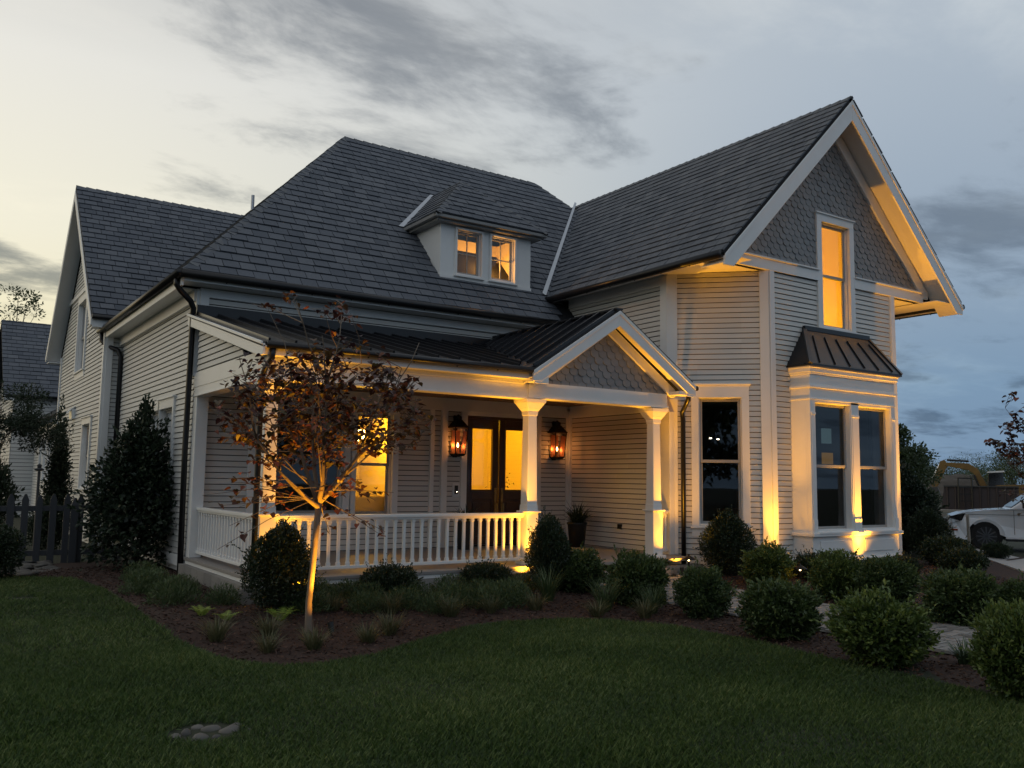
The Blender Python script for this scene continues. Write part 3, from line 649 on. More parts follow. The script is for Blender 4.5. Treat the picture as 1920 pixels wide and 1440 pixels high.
wall('wall', plane((FX+.44,29.6,0),(0,1,0),(-1,0,0)), [[(0,-.3),(8,-.3),(8,4.9),(4,8.2),(0,4.9)]], expo=.16)
mb = MB(); mb.prism([V(FX+.03,FY0,FZE-.2),V(FX+.03,FYR,FZR-.2),V(FX+.03,FYR,FZR-.02),V(FX+.03,FY0,FZE-.02)], V(.04,0,0)); mb.prism([V(FX+.07,FY0,FZE-.22),V(FX+.45,FY0,FZE-.22),V(FX+.45,FYR,FZR-.22),V(FX+.07,FYR,FZR-.22)], V(0,0,.03)); mb.build('rake_board', M['trim'], H)
# ---- rakes, soffits, fascias
def rake(p, q, w, th, out, name='rake_board'):      # board under a sloping edge p->q, hanging down w, facing out
    p, q, out = Vector(p), Vector(q), Vector(out); d = (q-p).normalized(); dn = V(0,0,-1/max(.2, math.hypot(d.x, d.y)))
    fl = p+dn*w; cut = .16; tt = max(0, (p.z-cut-fl.z)/max(1e-6, (q+dn*w-fl).z)) if (q-p).z > .05 else 0
    mb = MB(); mb.prism([p, q, q+dn*w]+([fl+(q-p)*tt, p-V(0,0,cut)] if tt > 0 else [fl]), out*th); return mb.build(name, M['trim'], H, bevel=.008)
def sheet(name, pts, th, m='trim'):
    pts = [Vector(p) for p in pts]; n = (pts[1]-pts[0]).cross(pts[2]-pts[0]).normalized(); mb = MB(); mb.prism(pts, n*th); return mb.build(name, M[m], H)
dz = .13
for sx, x0 in ((1, WX0), (-1, WX1)):
    apex = V(WXR, WYF+.02, WZR-dz); foot = V(x0+sx*.02, WYF+.02, WZE-dz+.02)
    rake(foot, apex, .30, .045, (0,-1,0)); rake(foot+V(0,-.045,.05), apex+V(0,-.045,.05), .08, .02, (0,-1,0), 'rake_moulding')
    # sloping soffit behind the rake board and frieze on the wall
    k = V(sx*.2, 0, -.2)
    sheet('rake_soffit', [foot+V(0,.002,-.12), apex+V(0,.002,-.12), V(WXR,-.985,WZR-dz-.12), V(x0+sx*.02,-.985,WZE-dz-.1)], .02)
    rake(V(x0+sx*.62,-.984,WZE+.28), V(WXR,-.984,WZR-.33), .27, .065, (0,-1,0), 'frieze_board')
mb = MB(); mb.prism([V(9.07,.49,6.06),V(10.55,-.985,6.06),V(9.07,-.985,6.06)], V(0,0,.03)); mb.prism([V(16.53,.49,6.06),V(16.53,-.985,6.06),V(15.04,-.985,6.06)], V(0,0,.03)); mb.build('soffit', M['trim'], H)
mb = MB(); mb.box(8.6,9.06,-1.5,4.2,6.03,6.045); mb.build('soffit', M['trim'], H); mb = MB(); mb.box(16.5,17.1,-1.5,8,6.03,6.045); mb.build('soffit', M['trim'], H)
mb = MB(); mb.box(9.06,9.45,-1.5,-.99,6.03,6.045); mb.build('soffit', M['trim'], H); mb = MB(); mb.box(16.15,16.5,-1.5,-.99,6.03,6.045); mb.build('soffit', M['trim'], H)
mb = MB(); mb.box(9.06,9.45,-.985,.4,6.03,6.045); mb.build('soffit', M['trim'], H); mb = MB(); mb.box(16.15,16.5,-.985,.4,6.03,6.045); mb.build('soffit', M['trim'], H)
mb = MB(); mb.box(8.55,8.6,-1.52,4.3,5.93,6.02); mb.build('fascia', M['trim'], H); mb = MB(); mb.box(17.1,17.14,-1.52,8,5.95,6.02); mb.build('fascia', M['trim'], H)
mb = MB(); mb.box(-.42,9.0,3.56,4.0,5.14,5.16); mb.build('soffit', M['trim'], H); mb = MB(); mb.box(-.42,0,4.0,12.0,5.08,5.10); mb.build('soffit', M['trim'], H)
mb = MB(); mb.box(-.44,9.0,3.53,3.57,5.14,5.28); mb.build('fascia', M['trim'], H); mb = MB(); mb.box(-.45,-.41,3.57,11.96,5.05,5.28); mb.build('fascia', M['trim'], H)
mb = MB(); mb.box(-.1,0,4.0,11.5,4.86,5.08); mb.build('frieze_board', M['trim'], H)
tb('frieze_board', PW, 0, 3.47, 5.8, 6.03, .03)
# side gable rakes
for sy, y0 in ((1, SY0), (-1, SY1)):
    apex = V(SX+.02, SYR, SZR-.12); foot = V(SX+.02, y0+sy*.02, SZE-.10)
    rake(foot, apex, .22, .04, (-1,0,0))
    sheet('rake_soffit', [foot+V(.002,0,-.13), apex+V(.002,0,-.13), V(-.42,SYR,SZR-.25), V(-.42,y0+sy*.02,SZE-.23)], .02)
mb = MB(); mb.box(SX+.02,2,SY0+.02,SY0+.06,SZE-.3,SZE-.08); mb.build('fascia', M['trim'], H); mb = MB(); mb.box(SX+.04,2,SY0+.06,11.5,SZE-.3,SZE-.28); mb.build('soffit', M['trim'], H)
mb = MB(); mb.box(SX+.04,-.42,19.95,SY1,SZE-.33,SZE-.3); mb.build('soffit', M['trim'], H)
# ---- gutters and downspouts
def gutter(p, q, r=.065):
    p, q = Vector(p), Vector(q); mb = MB(); mb.tube([p, q], r, 12); k = int((q-p).length/.9); d = (q-p).normalized()
    g = mb.build('gutter', M['gutter'], H, smooth=True)
    for i in range(1, k+1):
        c = p+(q-p)*(i/(k+1)); b = MB(); b.tube([c+V(0,0,-r-.004)-d*.01, c+V(0,0,-r-.004)+d*.01], .012, 6); b.build('bracket', M['gutter'], g)
gutter((XE-.05,3.465,5.265),(8.9,3.465,5.265), .085); gutter((XE-.07,3.40,5.265),(XE-.07,11.98,5.265), .08); gutter((8.455,4.25,5.99),(8.455,-1.56,5.99), .085); gutter((17.2,8,5.99),(17.2,-1.58,5.99))
gutter((SX,SY0-.05,5.50),(1.5,SY0-.05,5.50)); gutter((SX+.02,SY1+.05,5.5),(1,SY1+.05,5.5))
def spout(pts, r=.05):
    mb = MB(); mb.tube(pts, r, 10); mb.build('downspout', M['gutter'], H, smooth=True)
spout([(-.5,3.72,5.22),(-.5,3.72,5.08),(-.42,3.74,4.98),(-.2,3.85,4.82),(-.13,3.9,4.7),(-.12,3.95,4.5),(-.12,4.0,2),(-.1,3.98,-.3)], .055)
spout([(-.5,11.75,5.2),(-.5,11.72,5.0),(-.4,11.55,4.85),(-.15,11.3,4.72),(-.08,11.28,4.55),(-.08,11.28,-.3)], .06)
# ---- vent pipe, hood, outlet, bell
mb = MB(); mb.tube([(2.62,9.5,7.6),(2.62,9.5,8.95)], .045, 8); mb.build('vent_pipe', M['flash'], H)
mb = MB(); mb.pbox(PS, 4.5, 5.0, 3.15, 3.45, 0, .12); mb.prism([V(-.45,16.0,3.5),V(-.45,16.55,3.5),V(-.72,16.55,3.25),V(-.72,16.0,3.25)], V(0,0,.03)); mb.build('vent_hood', M['alu'], H)
mb = MB(); mb.pbox(PW, 1.87, 2.0, .44, .55, .02, .05); mb.build('outlet_cover', M['black'], H)
mb = MB(); mb.pbox(PF, 5.72, 5.9, 1.12, 1.42, .015, .04); b_ = mb.build('doorbell_plate', M['trim'], H); mb = MB(); mb.pbox(PF, 5.77, 5.85, 1.18, 1.37, .042, .06); mb.build('doorbell', M['black'], b_)
mb = MB(); mb.lathe(V(5.815,3.925,1.23), [(0,-.012),(.014,0),(0,.012)], 8); mb.build('doorbell_button', M['dot'], b_)
# ---- foundation blocks
for i in range(13):
    for k in range(1):
        a, b = -.28+i*.42, -.28+(i+1)*.42-.012
        vs = MB(); vs.box(a+.006, b-.006, -.30+rnd.uniform(-.01,.01), -.1, -.5, -.115); piece('house', 'foundation_block', vs.v, vs.f, M['stone'], H)
for i in range(9):
    vs = MB(); a = .1+i*.44; vs.box(-.14, .1, -.1+a, -.1+a+.425, -.6, -.12); piece('house', 'foundation_block', vs.v, vs.f, M['stone'], H)
for r_ in range(3):
    for i in range(12):
        vs = MB(); a = 7.9+i*.11+(r_ % 2)*.05; vs.box(a, a+.1, -.31, -.12, -.36+r_*.075, -.292+r_*.075); piece('house', 'brick', vs.v, vs.f, M['stone'], H)
for P, t0, t1 in ((PC, .0, 2.1), (PG, 10.54, 15.05)):
    n = int((t1-t0)/.22)
    for r_ in range(3):
        for i in range(n):
            vs = MB(); a = t0+(t1-t0)*i/n; vs.pbox(P, a+.005, a+(t1-t0)/n-.005, -.5+r_*.075, -.433+r_*.075, -.05, .03); piece('house', 'brick', vs.v, vs.f, M['stone'], H)
tb('water_table', PC, 0, 2.11, -.27, -.1, .05); tb('water_table', PG, 10.54, 15.05, -.27, -.1, .05); tb('water_table', PL, 0, 7.5, -.2, 0, .05); tb('water_table', PS, 0, 8.4, -.1, .25, .05)
# ================================================================== dormer
def dormer():
    yF = 4.36; zb, zt = 6.2, 7.5; x0, x1 = 5.49, 8.07
    def ry(z): return 3.54+(z-5.33)/1.0403
    D = MB()
    for q in ((x0,5.92,6.24,zt),(6.60,6.88,6.24,zt),(7.56,x1,6.24,zt),(5.92,6.60,6.24,6.34),(6.88,7.56,6.24,6.34),(5.92,6.60,7.4,zt),(6.88,7.56,7.4,zt)): D.box(q[0],q[1],yF,yF+.08,q[2],q[3])
    for x in (x0, x1-.06): D.prism([V(x,yF+.08,6.26),V(x,ry(zt)+.1,zt),V(x,yF+.08,zt)], V(.06,0,0))
    d = D.build('dormer', M['trim'], H, bevel=.006); d['label'] = 'small hipped dormer with two amber lit windows'
    t = MB(); t.box(x0-.01,x1+.01,yF-.03,yF+.02,6.17,6.26); t.build('sill_board', M['trim'], d)
    Pd = plane((0,yF,0),(1,0,0),(0,-1,0))
    for a, b in ((5.92,6.60),(6.88,7.56)): window(Pd, a, b, 6.34, 7.4, casing=.05, head=.05, kind='lites', rec=.1, cap=False, apron=0, parent=d, hood=0)
    r = MB(); A = [V(5.8,yF+.12,6.3),V(7.7,yF+.12,6.3),V(7.7,yF+.12,7.48),V(5.8,yF+.12,7.48)]; B = [V(p.x,yF+1.0,p.z) for p in A]; r.add(A+B, [(4,5,6,7),(0,1,5,4),(1,2,6,5),(2,3,7,6),(3,0,4,7)]); r.build('dormer_interior', M['roomwarm'], d)
    lamp('dormer_lamp', (6.97, yF+.32, 6.75), 34, (1,.44,.09), .05)
    m = MB(); m.prism([V(6.95,yF+.8,6.3),V(7.7,yF+.8,6.3),V(7.7,yF+.8,7.15)], V(0,.05,0)); m.build('dormer_slope', M['stake'], d)
    # cornice + hip roof
    ex0, ex1, ey = x0-.29, x1+.29, yF-.31; cx = (x0+x1)/2; ze = 7.62; h = (ex1-ex0)/2; zr = ze+h*.94
    c = MB()
    for z0, z1, e in ((7.48,7.54,.20),(7.54,7.62,.30)): c.box(x0-e,x1+e,yF-e,yF+2.2,z0,z1)
    c.build('cornice', mat('dormer_cornice_paint', (.25,.25,.245), .5), d, bevel=.01)
    ap = V(cx, ey+h, zr); bk = V(cx, ry(zr)+.3, zr)
    e0, e1 = V(ex0,ey,ze), V(ex1,ey,ze); b0, b1 = V(ex0,ry(ze)+.2,ze), V(ex1,ry(ze)+.2,ze)
    sl = math.hypot(1,.74)
    for nm, C, a, s, o in (('f', [e0,e1,ap], V(1,0,0), V(0,1,.94), e0), ('l', [b0,e0,ap,bk], V(0,-1,0), V(1,0,.94), b0), ('r', [e1,b1,bk,ap], V(0,1,0), V(-1,0,.94), e1)):
        s = s.normalized(); n = a.cross(s); mb = MB(); mb.prism([p-n*.01 for p in C], -n*.05); k = mb.build('dormer_roof', M['deck'], d)
        tiles('house', 'roof_shingle', o, a, s, n, [((p-o).dot(a),(p-o).dot(s)) for p in C], .25, .33, .034, M['shingle'], d, lap=1.0, jit=.08, thtop=.018, slot=.03, gap=.007)
    n1, n2, n3 = V(0,-.94,1), V(-.94,0,1), V(.94,0,1)
    caps(e0, ap, n1, n2, .11, .25); caps(e1, ap, n1, n3, .11, .25); caps(ap, bk, n2, n3, .11, .25)
    f = MB()
    nm = V(0,-math.sin(pm),math.cos(pm))
    p0 = V(ex0,ry(ze),ze)+nm*.05; p1 = V(cx,ry(zr),zr)+nm*.05
    f.add([p0, p1, p1+V(-.1,0,0), p0+V(-.14,0,0)], [(0,1,2,3)]); f.build('flashing', M['flash'], d)
dormer()
# ================================================================== bay window
def bay():
    x0, x1, yf, yb = 11.2, 14.25, -1.49, -.97
    B = MB()
    B.box(x0,x1,yf,yb,-.04,.43)                                   # base
    B.box(x0,x0+.12,yf+.121,yb,.5,3.33); B.box(x1-.12,x1,yf+.121,yb,.5,3.33)
    B.box(x0,x1,yf,yb,3.33,4.03)
    bo = B.build('bay_window', M['trim'], H, bevel=.006); bo['label'] = 'box bay with paired tall windows and black metal roof'
    def sub(name, m='trim', bevel=.004, *boxes):
        k = MB()
        for q in boxes: k.box(*q)
        return k.build(name, M[m], bo, bevel=bevel)
    sub('sill', 'trim', .008, (x0-.06,x1+.06,yf-.08,yb,.43,.5)); sub('plinth', 'trim', .006, (x0-.04,x1+.04,yf-.05,yb,-.10,-.04))
    sub('stone_base', 'stone', 0, (x0+.03,x1-.03,yf+.05,yb,-.5,-.10))
    for e, z0, z1 in ((.035,3.55,3.6),(.02,3.6,3.62),(.03,3.84,3.88),(.06,3.88,3.97),(.09,3.97,4.03),(.015,3.30,3.335)): sub('moulding', 'trim', .006, (x0-e,x1+e,yf-e,yb,z0,z1))
    Pb = plane((0,yf,0),(1,0,0),(0,-1,0))
    for a, b in ((11.36,12.60),(12.88,14.09)):
        for q in ((.06,.12,0),(.10,.08,.01),(.13,.05,.018)): pass
        k = MB(); a2, b2 = a+.08, b-.06
        for i, (m1, d1) in enumerate(((0,.02),(.045,.035),(.09,.012))): k.pbox(Pb, a2+m1, b2-m1, .08+m1*.9, .33-m1*.9, 0, d1) if i != 1 else None
        k.build('raised_panel', M['trim'], bo, bevel=.006)
        window(Pb, a, b, .56, 3.26, casing=.0, head=.0, kind='double', rec=.17, cap=False, sill=True, apron=0, parent=bo)
    for a, b in ((x0,11.37),(12.60,12.88),(14.09,x1)):
        k = MB(); k.pbox(Pb, a, b, .5, 3.33, -.12, 0); k.pbox(Pb, a+.02, b-.02, .5, .78, 0, .025); k.pbox(Pb, a+.02, b-.02, 2.98, 3.03, 0, .03); k.pbox(Pb, a+.035, b-.035, .78, 2.98, 0, .012); k.build('pilaster', M['trim'], bo, bevel=.005)
    k = MB(); k.box(11.37,14.09,yf+.0,yf+.1,.5,.56); k.build('bottom_rail', M['trim'], bo); k = MB(); k.box(11.37,14.09,yf,yf+.1,3.26,3.33); k.build('top_rail', M['trim'], bo)
    # metal hip roof
    ex0, ex1, ey, ze = x0-.12, x1+.12, yf-.13, 4.05; tx0, tx1, zt, yt = 11.66, 13.97, 4.92, -.985
    k = MB(); k.add([V(ex0,ey,ze),V(ex1,ey,ze),V(tx1,yt-.05,zt),V(tx0,yt-.05,zt),V(ex0,yt,ze),V(ex1,yt,ze),V(tx0,yt,zt),V(tx1,yt,zt)], [(0,1,2,3),(4,0,3,6),(1,5,7,2),(3,2,7,6),(5,4,0,1)][:4]); k.box(ex0,ex1,ey,yt,ze-.05,ze-.005)
    ro = k.build('bay_roof', M['seam'], bo)
    for i in range(6):
        f = (i+.6)/6.2; a = V(ex0+(ex1-ex0)*f,ey,ze); g = min(1, max(0, f)); b = V(tx0+(tx1-tx0)*f,yt-.05,zt)
        p = a+(b-a)*.04; q = a+(b-a)*.8; k = MB(); k.beam(p, q, .02, .06, (0,-1,1)); k.build('roof_seam', M['seam'], bo)
    for a, b in ((V(ex0,ey,ze),V(tx0,yt-.05,zt)),(V(ex1,ey,ze),V(tx1,yt-.05,zt))): k = MB(); k.beam(a, b, .09, .04, (0,-1,1)); k.build('hip_flashing', M['seam'], bo)
    k = MB(); k.box(tx0-.02,tx1+.02,yt-.09,yt,zt-.04,zt+.06); k.build('top_flashing', M['seam'], bo)
bay()
# ================================================================== porch
def porch():
    # floor + apron
    k = MB(); k.box(-.06,9.0,-.33,3.98,-.055,0); k.build('porch_floor', M['floor'], H, bevel=.006)
    k = MB(); k.box(-.04,5.2,-.31,-.2,-.115,-.055); k.box(-.04,.06,-.2,3.9,-.115,-.055); k.build('porch_apron', M['trim'], H)
    for i, (y, z) in enumerate(((-.66,-.15),(-1.0,-.29))): k = MB(); k.box(5.2,7.95,y,-.33+.34*0,z-.14,z); k.build('porch_step', M['floor'], H, bevel=.01)
    k = MB(); k.box(.0,9.0,.1,3.97,3.34,3.36)
    k.build('porch_ceiling', M['ceil'], H)
    for i in range(26): b = MB(); b.box(.02,9.0,.12+i*.148,.12+i*.148+.142,3.325,3.339); b.build('ceiling_board', M['ceil'], H)
    # beams
    def beam(name, *q, bev=.006): kk = MB(); kk.box(*q); return kk.build(name, M['trim'], H, bevel=bev)
    beam('porch_beam', -.02,5.15,-.12,.12,3.03,3.36); beam('porch_beam', -.02,.2,.12,3.97,3.03,3.36)
    beam('beam_lip', -.04,5.16,-.14,.14,3.0,3.03); beam('beam_lip', -.04,.22,.14,3.97,3.0,3.03)
    beam('fascia', -.1,4.86,-.36,-.32,3.34,3.52); beam('porch_soffit', -.1,4.86,-.32,-.1,3.345,3.362)
    beam('moulding', -.1,4.86,-.15,-.12,3.27,3.345)
    beam('porch_beam', 4.9,8.38,-.15,.12,3.06,3.31); beam('beam_lip', 4.88,8.4,-.17,.14,3.02,3.06)
    beam('porch_beam', 8.2,8.42,.12,.6,3.06,3.3); beam('porch_beam', 4.9,5.1,.0,.12,3.3,3.4)
    # columns
    for i, x in enumerate((.135, 5.035, 8.13)):
        y = 0; k = MB(); k.frus(x,y,.95,2.74,.112,.112,.094,.094); c = k.build('porch_column', M['trim'], H, bevel=.012)
        for nm, z0, z1, a, b in (('pedestal',.06,.93,.125,.125),('base',0,.06,.175,.175),('pedestal_cap',.93,.96,.165,.165),('collar',.96,1.07,.122,.118),('neck',2.70,2.78,.105,.112),('capital',2.78,2.84,.112,.15),('capital',2.84,2.93,.15,.20),('capital',2.93,3.0,.21,.225)):
            q = MB(); q.frus(x,y,z0,z1,a,a,b,b); q.build(nm, M['trim'], c, bevel=.006)
    # wall pilasters
    for x0, x1, y0, y1 in ((-.02,.2,3.72,3.95),(8.93,9.1,.36,.66)):
        q = MB(); q.box(x0,x1,y0,y1,0,3.02); q.build('pilaster', M['trim'], H, bevel=.008)
    q = MB(); q.pbox(PC, -.05, .2, 0, 3.3, .0, .09); q.build('pilaster', M['trim'], H, bevel=.008)
    # railings
    def railing(p, q, n):
        p, q = Vector(p), Vector(q); d = (q-p).normalized(); s = V(-d.y,d.x,0)
        k = MB()
        k.beam(p+V(0,0,.90), q+V(0,0,.90), .13, .055); k.beam(p+V(0,0,.855), q+V(0,0,.855), .085, .035)
        r = k.build('railing', M['trim'], H, bevel=.008)
        k = MB(); k.beam(p+V(0,0,.10), q+V(0,0,.10), .085, .05); k.build('bottom_rail', M['trim'], r, bevel=.006)
        k = MB(); a = .03
        prof = ((.125,a),(.17,a),(.185,a*.74),(.78,a*.74),(.795,a),(.84,a))
        for (z0,w0),(z1,w1) in zip(prof[:-1], prof[1:]): k.frus(0,0,z0,z1,w0,w0,w1,w1)
        me = k.mesh('baluster', M['trim'])
        for i in range(n):
            c = p+(q-p)*((i+.5)/n); o = bpy.data.objects.new('baluster', me); COL.objects.link(o); o.parent = r; o.location = c
    railing((.26,0,0),(4.90,0,0),28); railing((.135,.14,0),(.135,3.72,0),22); railing((8.26,.04,0),(8.9,.44,0),3)
    # standing-seam shed roof
    y0, z0, y1, z1 = -.42, 3.53, 3.97, 4.60
    k = MB(); k.prism([V(-.12,y0,z0),V(4.80,y0,z0),V(6.5,y1,z1),V(-.12,y1,z1)], V(0,0,-.05)); pr = k.build('porch_roof', M['seam'], H)
    n = 17
    for i in range(n):
        x = -.05+i*.415
        if x > 5.2: yy1 = y1
        # trim the seam where the cross gable starts
        ys = y0+.03; 
        if x > 4.72: ys = y0+(x-4.72)/1.70*4.39+.05
        if ys < y1-.3: b = MB(); b.beam(V(x,ys,z0+(ys-y0)*.2437+.022), V(x,y1,z1+.022), .034, .075); b.build('roof_seam', M['seam'], pr)
    for i in range(5):
        x = 4.95+i*.2
    k = MB(); k.box(-.06,9.0,3.90,3.985,4.58,4.78); k.build('wall_flashing', M['seam'], H)
    # left rake of the shed
    rake((-.12,y0-.02,z0-.04),(-.12,4.15,z1+.0),.20,.04,(-1,0,0)); rake((-.16,y0-.02,z0-.0),(-.16,4.15,z1+.03),.05,.03,(-1,0,0), 'rake_moulding')
    k = MB(); k.prism([V(-.16,y0-.02,z0-.06),V(-.16,4.15,z1-.02),V(0,4.15,z1-.02),V(0,y0-.02,z0-.06)], V(0,0,-.02)); k.build('rake_soffit', M['trim'], H)
    k = MB(); k.pbox(PE, .0, 4.3, 3.18, 3.45, 0, .03); k.build('frieze_board', M['trim'], H)
    gutter((-.1,-.45,3.49),(4.84,-.45,3.49), .055)
    spout([(.0,-.42,3.44),(.0,-.4,3.3),(-.05,-.25,3.15),(-.08,-.2,3.0),(-.08,-.2,1.0),(-.08,-.2,-.25)], .045)
    # cross gable
    gx, gz, hw, ge, yF = 6.80, 4.83, 2.05, 3.50, -.46; yB = 4.0
    pg = math.atan2(gz-ge, hw)
    for sx in (-1, 1):
        k = MB(); k.prism([V(gx+sx*hw,yF,ge),V(gx,yF,gz),V(gx,yB,gz),V(gx+sx*hw,yB,ge)], V(0,0,-.05)); g = k.build('porch_gable_roof', M['seam'], H)
        nn = V(sx*math.sin(pg),0,math.cos(pg))
        for i in range(10):
            y = yF+.06+i*.45
            # seams stop at the valley with the shed roof
            zs = 3.53+(y+.42)*.2437 if sx < 0 else ge
            f0 = max(0, (zs-ge)/(gz-ge))+.02
            if f0 > .93: continue
            a = V(gx+sx*hw*(1-f0),y,ge+(gz-ge)*f0)+nn*.03; b = V(gx+sx*.05,y,gz-.03)+nn*.03
            s_ = MB(); s_.beam(a, b, .034, .075, nn); s_.build('roof_seam', M['seam'], g)
        apex = V(gx,yF+.01,gz-.045); foot = V(gx+sx*(hw-.01),yF+.01,ge-.045)
        rake(foot, apex, .23, .045, (0,-1,0)); rake(foot+V(0,-.045,.03), apex+V(0,-.045,.03), .07, .02, (0,-1,0), 'rake_moulding')
        sheet('rake_soffit', [foot+V(0,.003,-.10), apex+V(0,.003,-.10), V(gx,-.15,gz-.145), V(gx+sx*(hw-.01),-.15,ge-.145)], .015)
        rake(V(gx+sx*(hw-.25),-.10,ge-.09), V(gx,-.10,gz-.2), .19, .06, (0,-1,0), 'frieze_board')
    k = MB(); k.box(gx-2.02,gx-1.75,yF,-.15,ge-.21,ge-.16); k.build('eave_return', M['trim'], H); k = MB(); k.box(gx+1.62,gx+2.02,yF,-.15,ge-.21,ge-.14); k.build('eave_return', M['trim'], H)
    k = MB(); k.box(gx-2.0,gx-1.7,yF-.03,yF+.008,ge-.24,ge-.05); k.build('rake_foot', M['trim'], H); k = MB(); k.box(gx+1.82,gx+2.05,yF-.03,yF+.008,ge-.24,ge-.05); k.build('rake_foot', M['trim'], H)
    k = MB(); k.beam((gx,yF-.03,gz+.02),(gx,yB,gz+.02),.16,.035); k.build('porch_ridge_cap', M['seam'], H)
    va = V(4.83,-.42,3.55); vb = V(6.75,4.0,4.83); k = MB(); k.beam(V(4.80,-.40,3.56),V(6.2,3.0,4.40),.22,.02,(-.3,0,1)); k.build('valley_flashing', M['seam'], H)
    k = MB(); cl = [(5.0,3.31),(8.6,3.31),(6.8,4.50)]; k.prism([V(u,-.09,v) for u, v in cl], V(0,.05,0)); pw_ = k.build('porch_gable_wall', M['deck'], H)
    tiles('house', 'scalloped_shingle', (0,-.09,0), (1,0,0), (0,0,1), (0,-1,0), [(5.05,3.31),(8.55,3.31),(6.8,4.46)], .132, .205, .032, M['scale'], pw_, phase=3.25, lap=1.7, shape='scale', thtop=.003)
    gutter((8.9,-.48,3.44),(8.9,.45,3.44), .05)
    spout([(8.92,-.2,3.4),(8.95,-.18,3.25),(9.08,.05,3.1),(9.13,.19,3.0),(9.17,.2,2.85),(9.17,.2,-.35)], .05)
porch()
flush_house = True
# ================================================================== foliage helpers (numpy)
def np_mesh(name, verts, tris, r, m, quads=False):
    """verts (n,3), faces (k,3|4), r per face"""
    me = bpy.data.meshes.new(name); k = tris.shape[1]; nf = len(tris)
    me.vertices.add(len(verts)); me.vertices.foreach_set('co', verts.astype(np.float32).ravel())
    me.loops.add(nf*k); me.loops.foreach_set('vertex_index', tris.astype(np.int32).ravel())
    me.polygons.add(nf); me.polygons.foreach_set('loop_start', np.arange(0, nf*k, k, dtype=np.int32)); me.polygons.foreach_set('loop_total', np.full(nf, k, dtype=np.int32))
    me.update(calc_edges=True); a = me.attributes.new('rnd', 'FLOAT', 'FACE'); a.data.foreach_set('value', r.astype(np.float32)); me.materials.append(m); return me
def leaf_cloud(pos, nrm, L, W, r, droop=.0, fold=.25):
    """diamond leaves folded along the midrib: 4 verts, 2 tris; pos (n,3), axis directions nrm (n,3)"""
    n = len(pos); d = nrm/np.linalg.norm(nrm, axis=1, keepdims=True)
    t = nrng.normal(size=(n,3)); s = np.cross(d, t); s /= np.linalg.norm(s, axis=1, keepdims=True); u = np.cross(s, d)
    L = (np.asarray(L)*np.ones(n))[:,None]; W = (np.asarray(W)*np.ones(n))[:,None]
    v = np.empty((n,4,3)); v[:,0] = pos; v[:,1] = pos+d*L*.5+s*W*.5+u*W*fold; v[:,2] = pos+d*L; v[:,3] = pos+d*L*.5-s*W*.5+u*W*fold
    k = (np.arange(n)*4)[:,None]; f = np.concatenate([k+np.array([[0,1,2]]), k+np.array([[0,2,3]])], 1).reshape(-1,3)
    return v.reshape(-1,3), f, np.repeat(r, 2)
def unit(n):
    v = nrng.normal(size=(n,3)); return v/np.linalg.norm(v, axis=1, keepdims=True)
def lumps(k, seed, _=0):
    g = np.random.default_rng(seed); c = g.normal(size=(k,3)); c /= np.linalg.norm(c, axis=1, keepdims=True); return c, g.uniform(.4, 1, k)
def shrub_mesh(name, m, n, w, h, L, W, seed, shape='globe', spike=.0, up=.4, rough=.16, hollow=.55, shoots=70):
    c, a = lumps(120, seed); d = unit(n); dot = d@c.T; bump = ((np.clip(dot-.90, 0, 1)/.1)*a).max(1)
    if shape == 'globe': R0 = np.ones(n)
    elif shape == 'egg': R0 = np.where(d[:,2] > 0, 1-.22*np.clip(d[:,2],0,1)**2*np.hypot(d[:,0],d[:,1]), 1.0)
    else: R0 = np.ones(n)
    rr = (hollow+(1-hollow)*nrng.random(n)**.45)*(1-rough+rough*2*bump)*R0
    p = d*rr[:,None]
    if shape == 'cone':
        zz = (p[:,2]+1)/2; s = np.clip(1.18-zz*.95, .05, 1)**.8; p[:,0] *= s*1.15; p[:,1] *= s*1.15
    if shape == 'egg':
        zz = (p[:,2]+1)/2; s = np.where(zz > .35, 1-.45*((zz-.35)/.65)**1.8, .84+.16*zz/.35); p[:,0] *= s; p[:,1] *= s
    inner = nrng.random(n) < .3; p[inner] *= nrng.uniform(.2,.85,inner.sum())[:,None]
    pos = np.stack([p[:,0]*w/2, p[:,1]*w/2, (p[:,2]+1)*h/2*.99], 1)
    ax = d*np.array([1,1,.8])+np.array([0,0,up])+nrng.normal(size=(n,3))*np.where(inner, 2.5, .75)[:,None]
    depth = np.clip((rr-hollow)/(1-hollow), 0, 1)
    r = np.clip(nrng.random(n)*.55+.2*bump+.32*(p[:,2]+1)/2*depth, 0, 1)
    if shoots:      # stray young shoots breaking the outline
        ks = max(8, int(shoots)); per = 9; g2 = np.random.default_rng(seed+500); idx = g2.choice(np.where(~inner)[0], ks*per)
        b0 = np.repeat(idx[::per], per); dd = d[b0]*np.array([1,1,.7])+np.array([0,0,.55])+np.repeat(g2.normal(size=(ks,3))*.3, per, 0); ln = np.repeat(g2.uniform(.05,.16,ks), per)*np.tile(np.linspace(0,1,per), ks)
        pos[idx] = pos[b0]+dd*ln[:,None]*(w*.5+.5); ax[idx] = dd+g2.normal(size=(ks*per,3))*.5; r[idx] = np.clip(r[idx]+.25, 0, 1)
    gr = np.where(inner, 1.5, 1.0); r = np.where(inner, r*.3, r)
    v, f, r = leaf_cloud(pos, ax, L*nrng.uniform(.6,1.3,n)*gr, W*nrng.uniform(.7,1.2,n)*gr*1.2, r)
    return np_mesh(name, v, f, r, m)
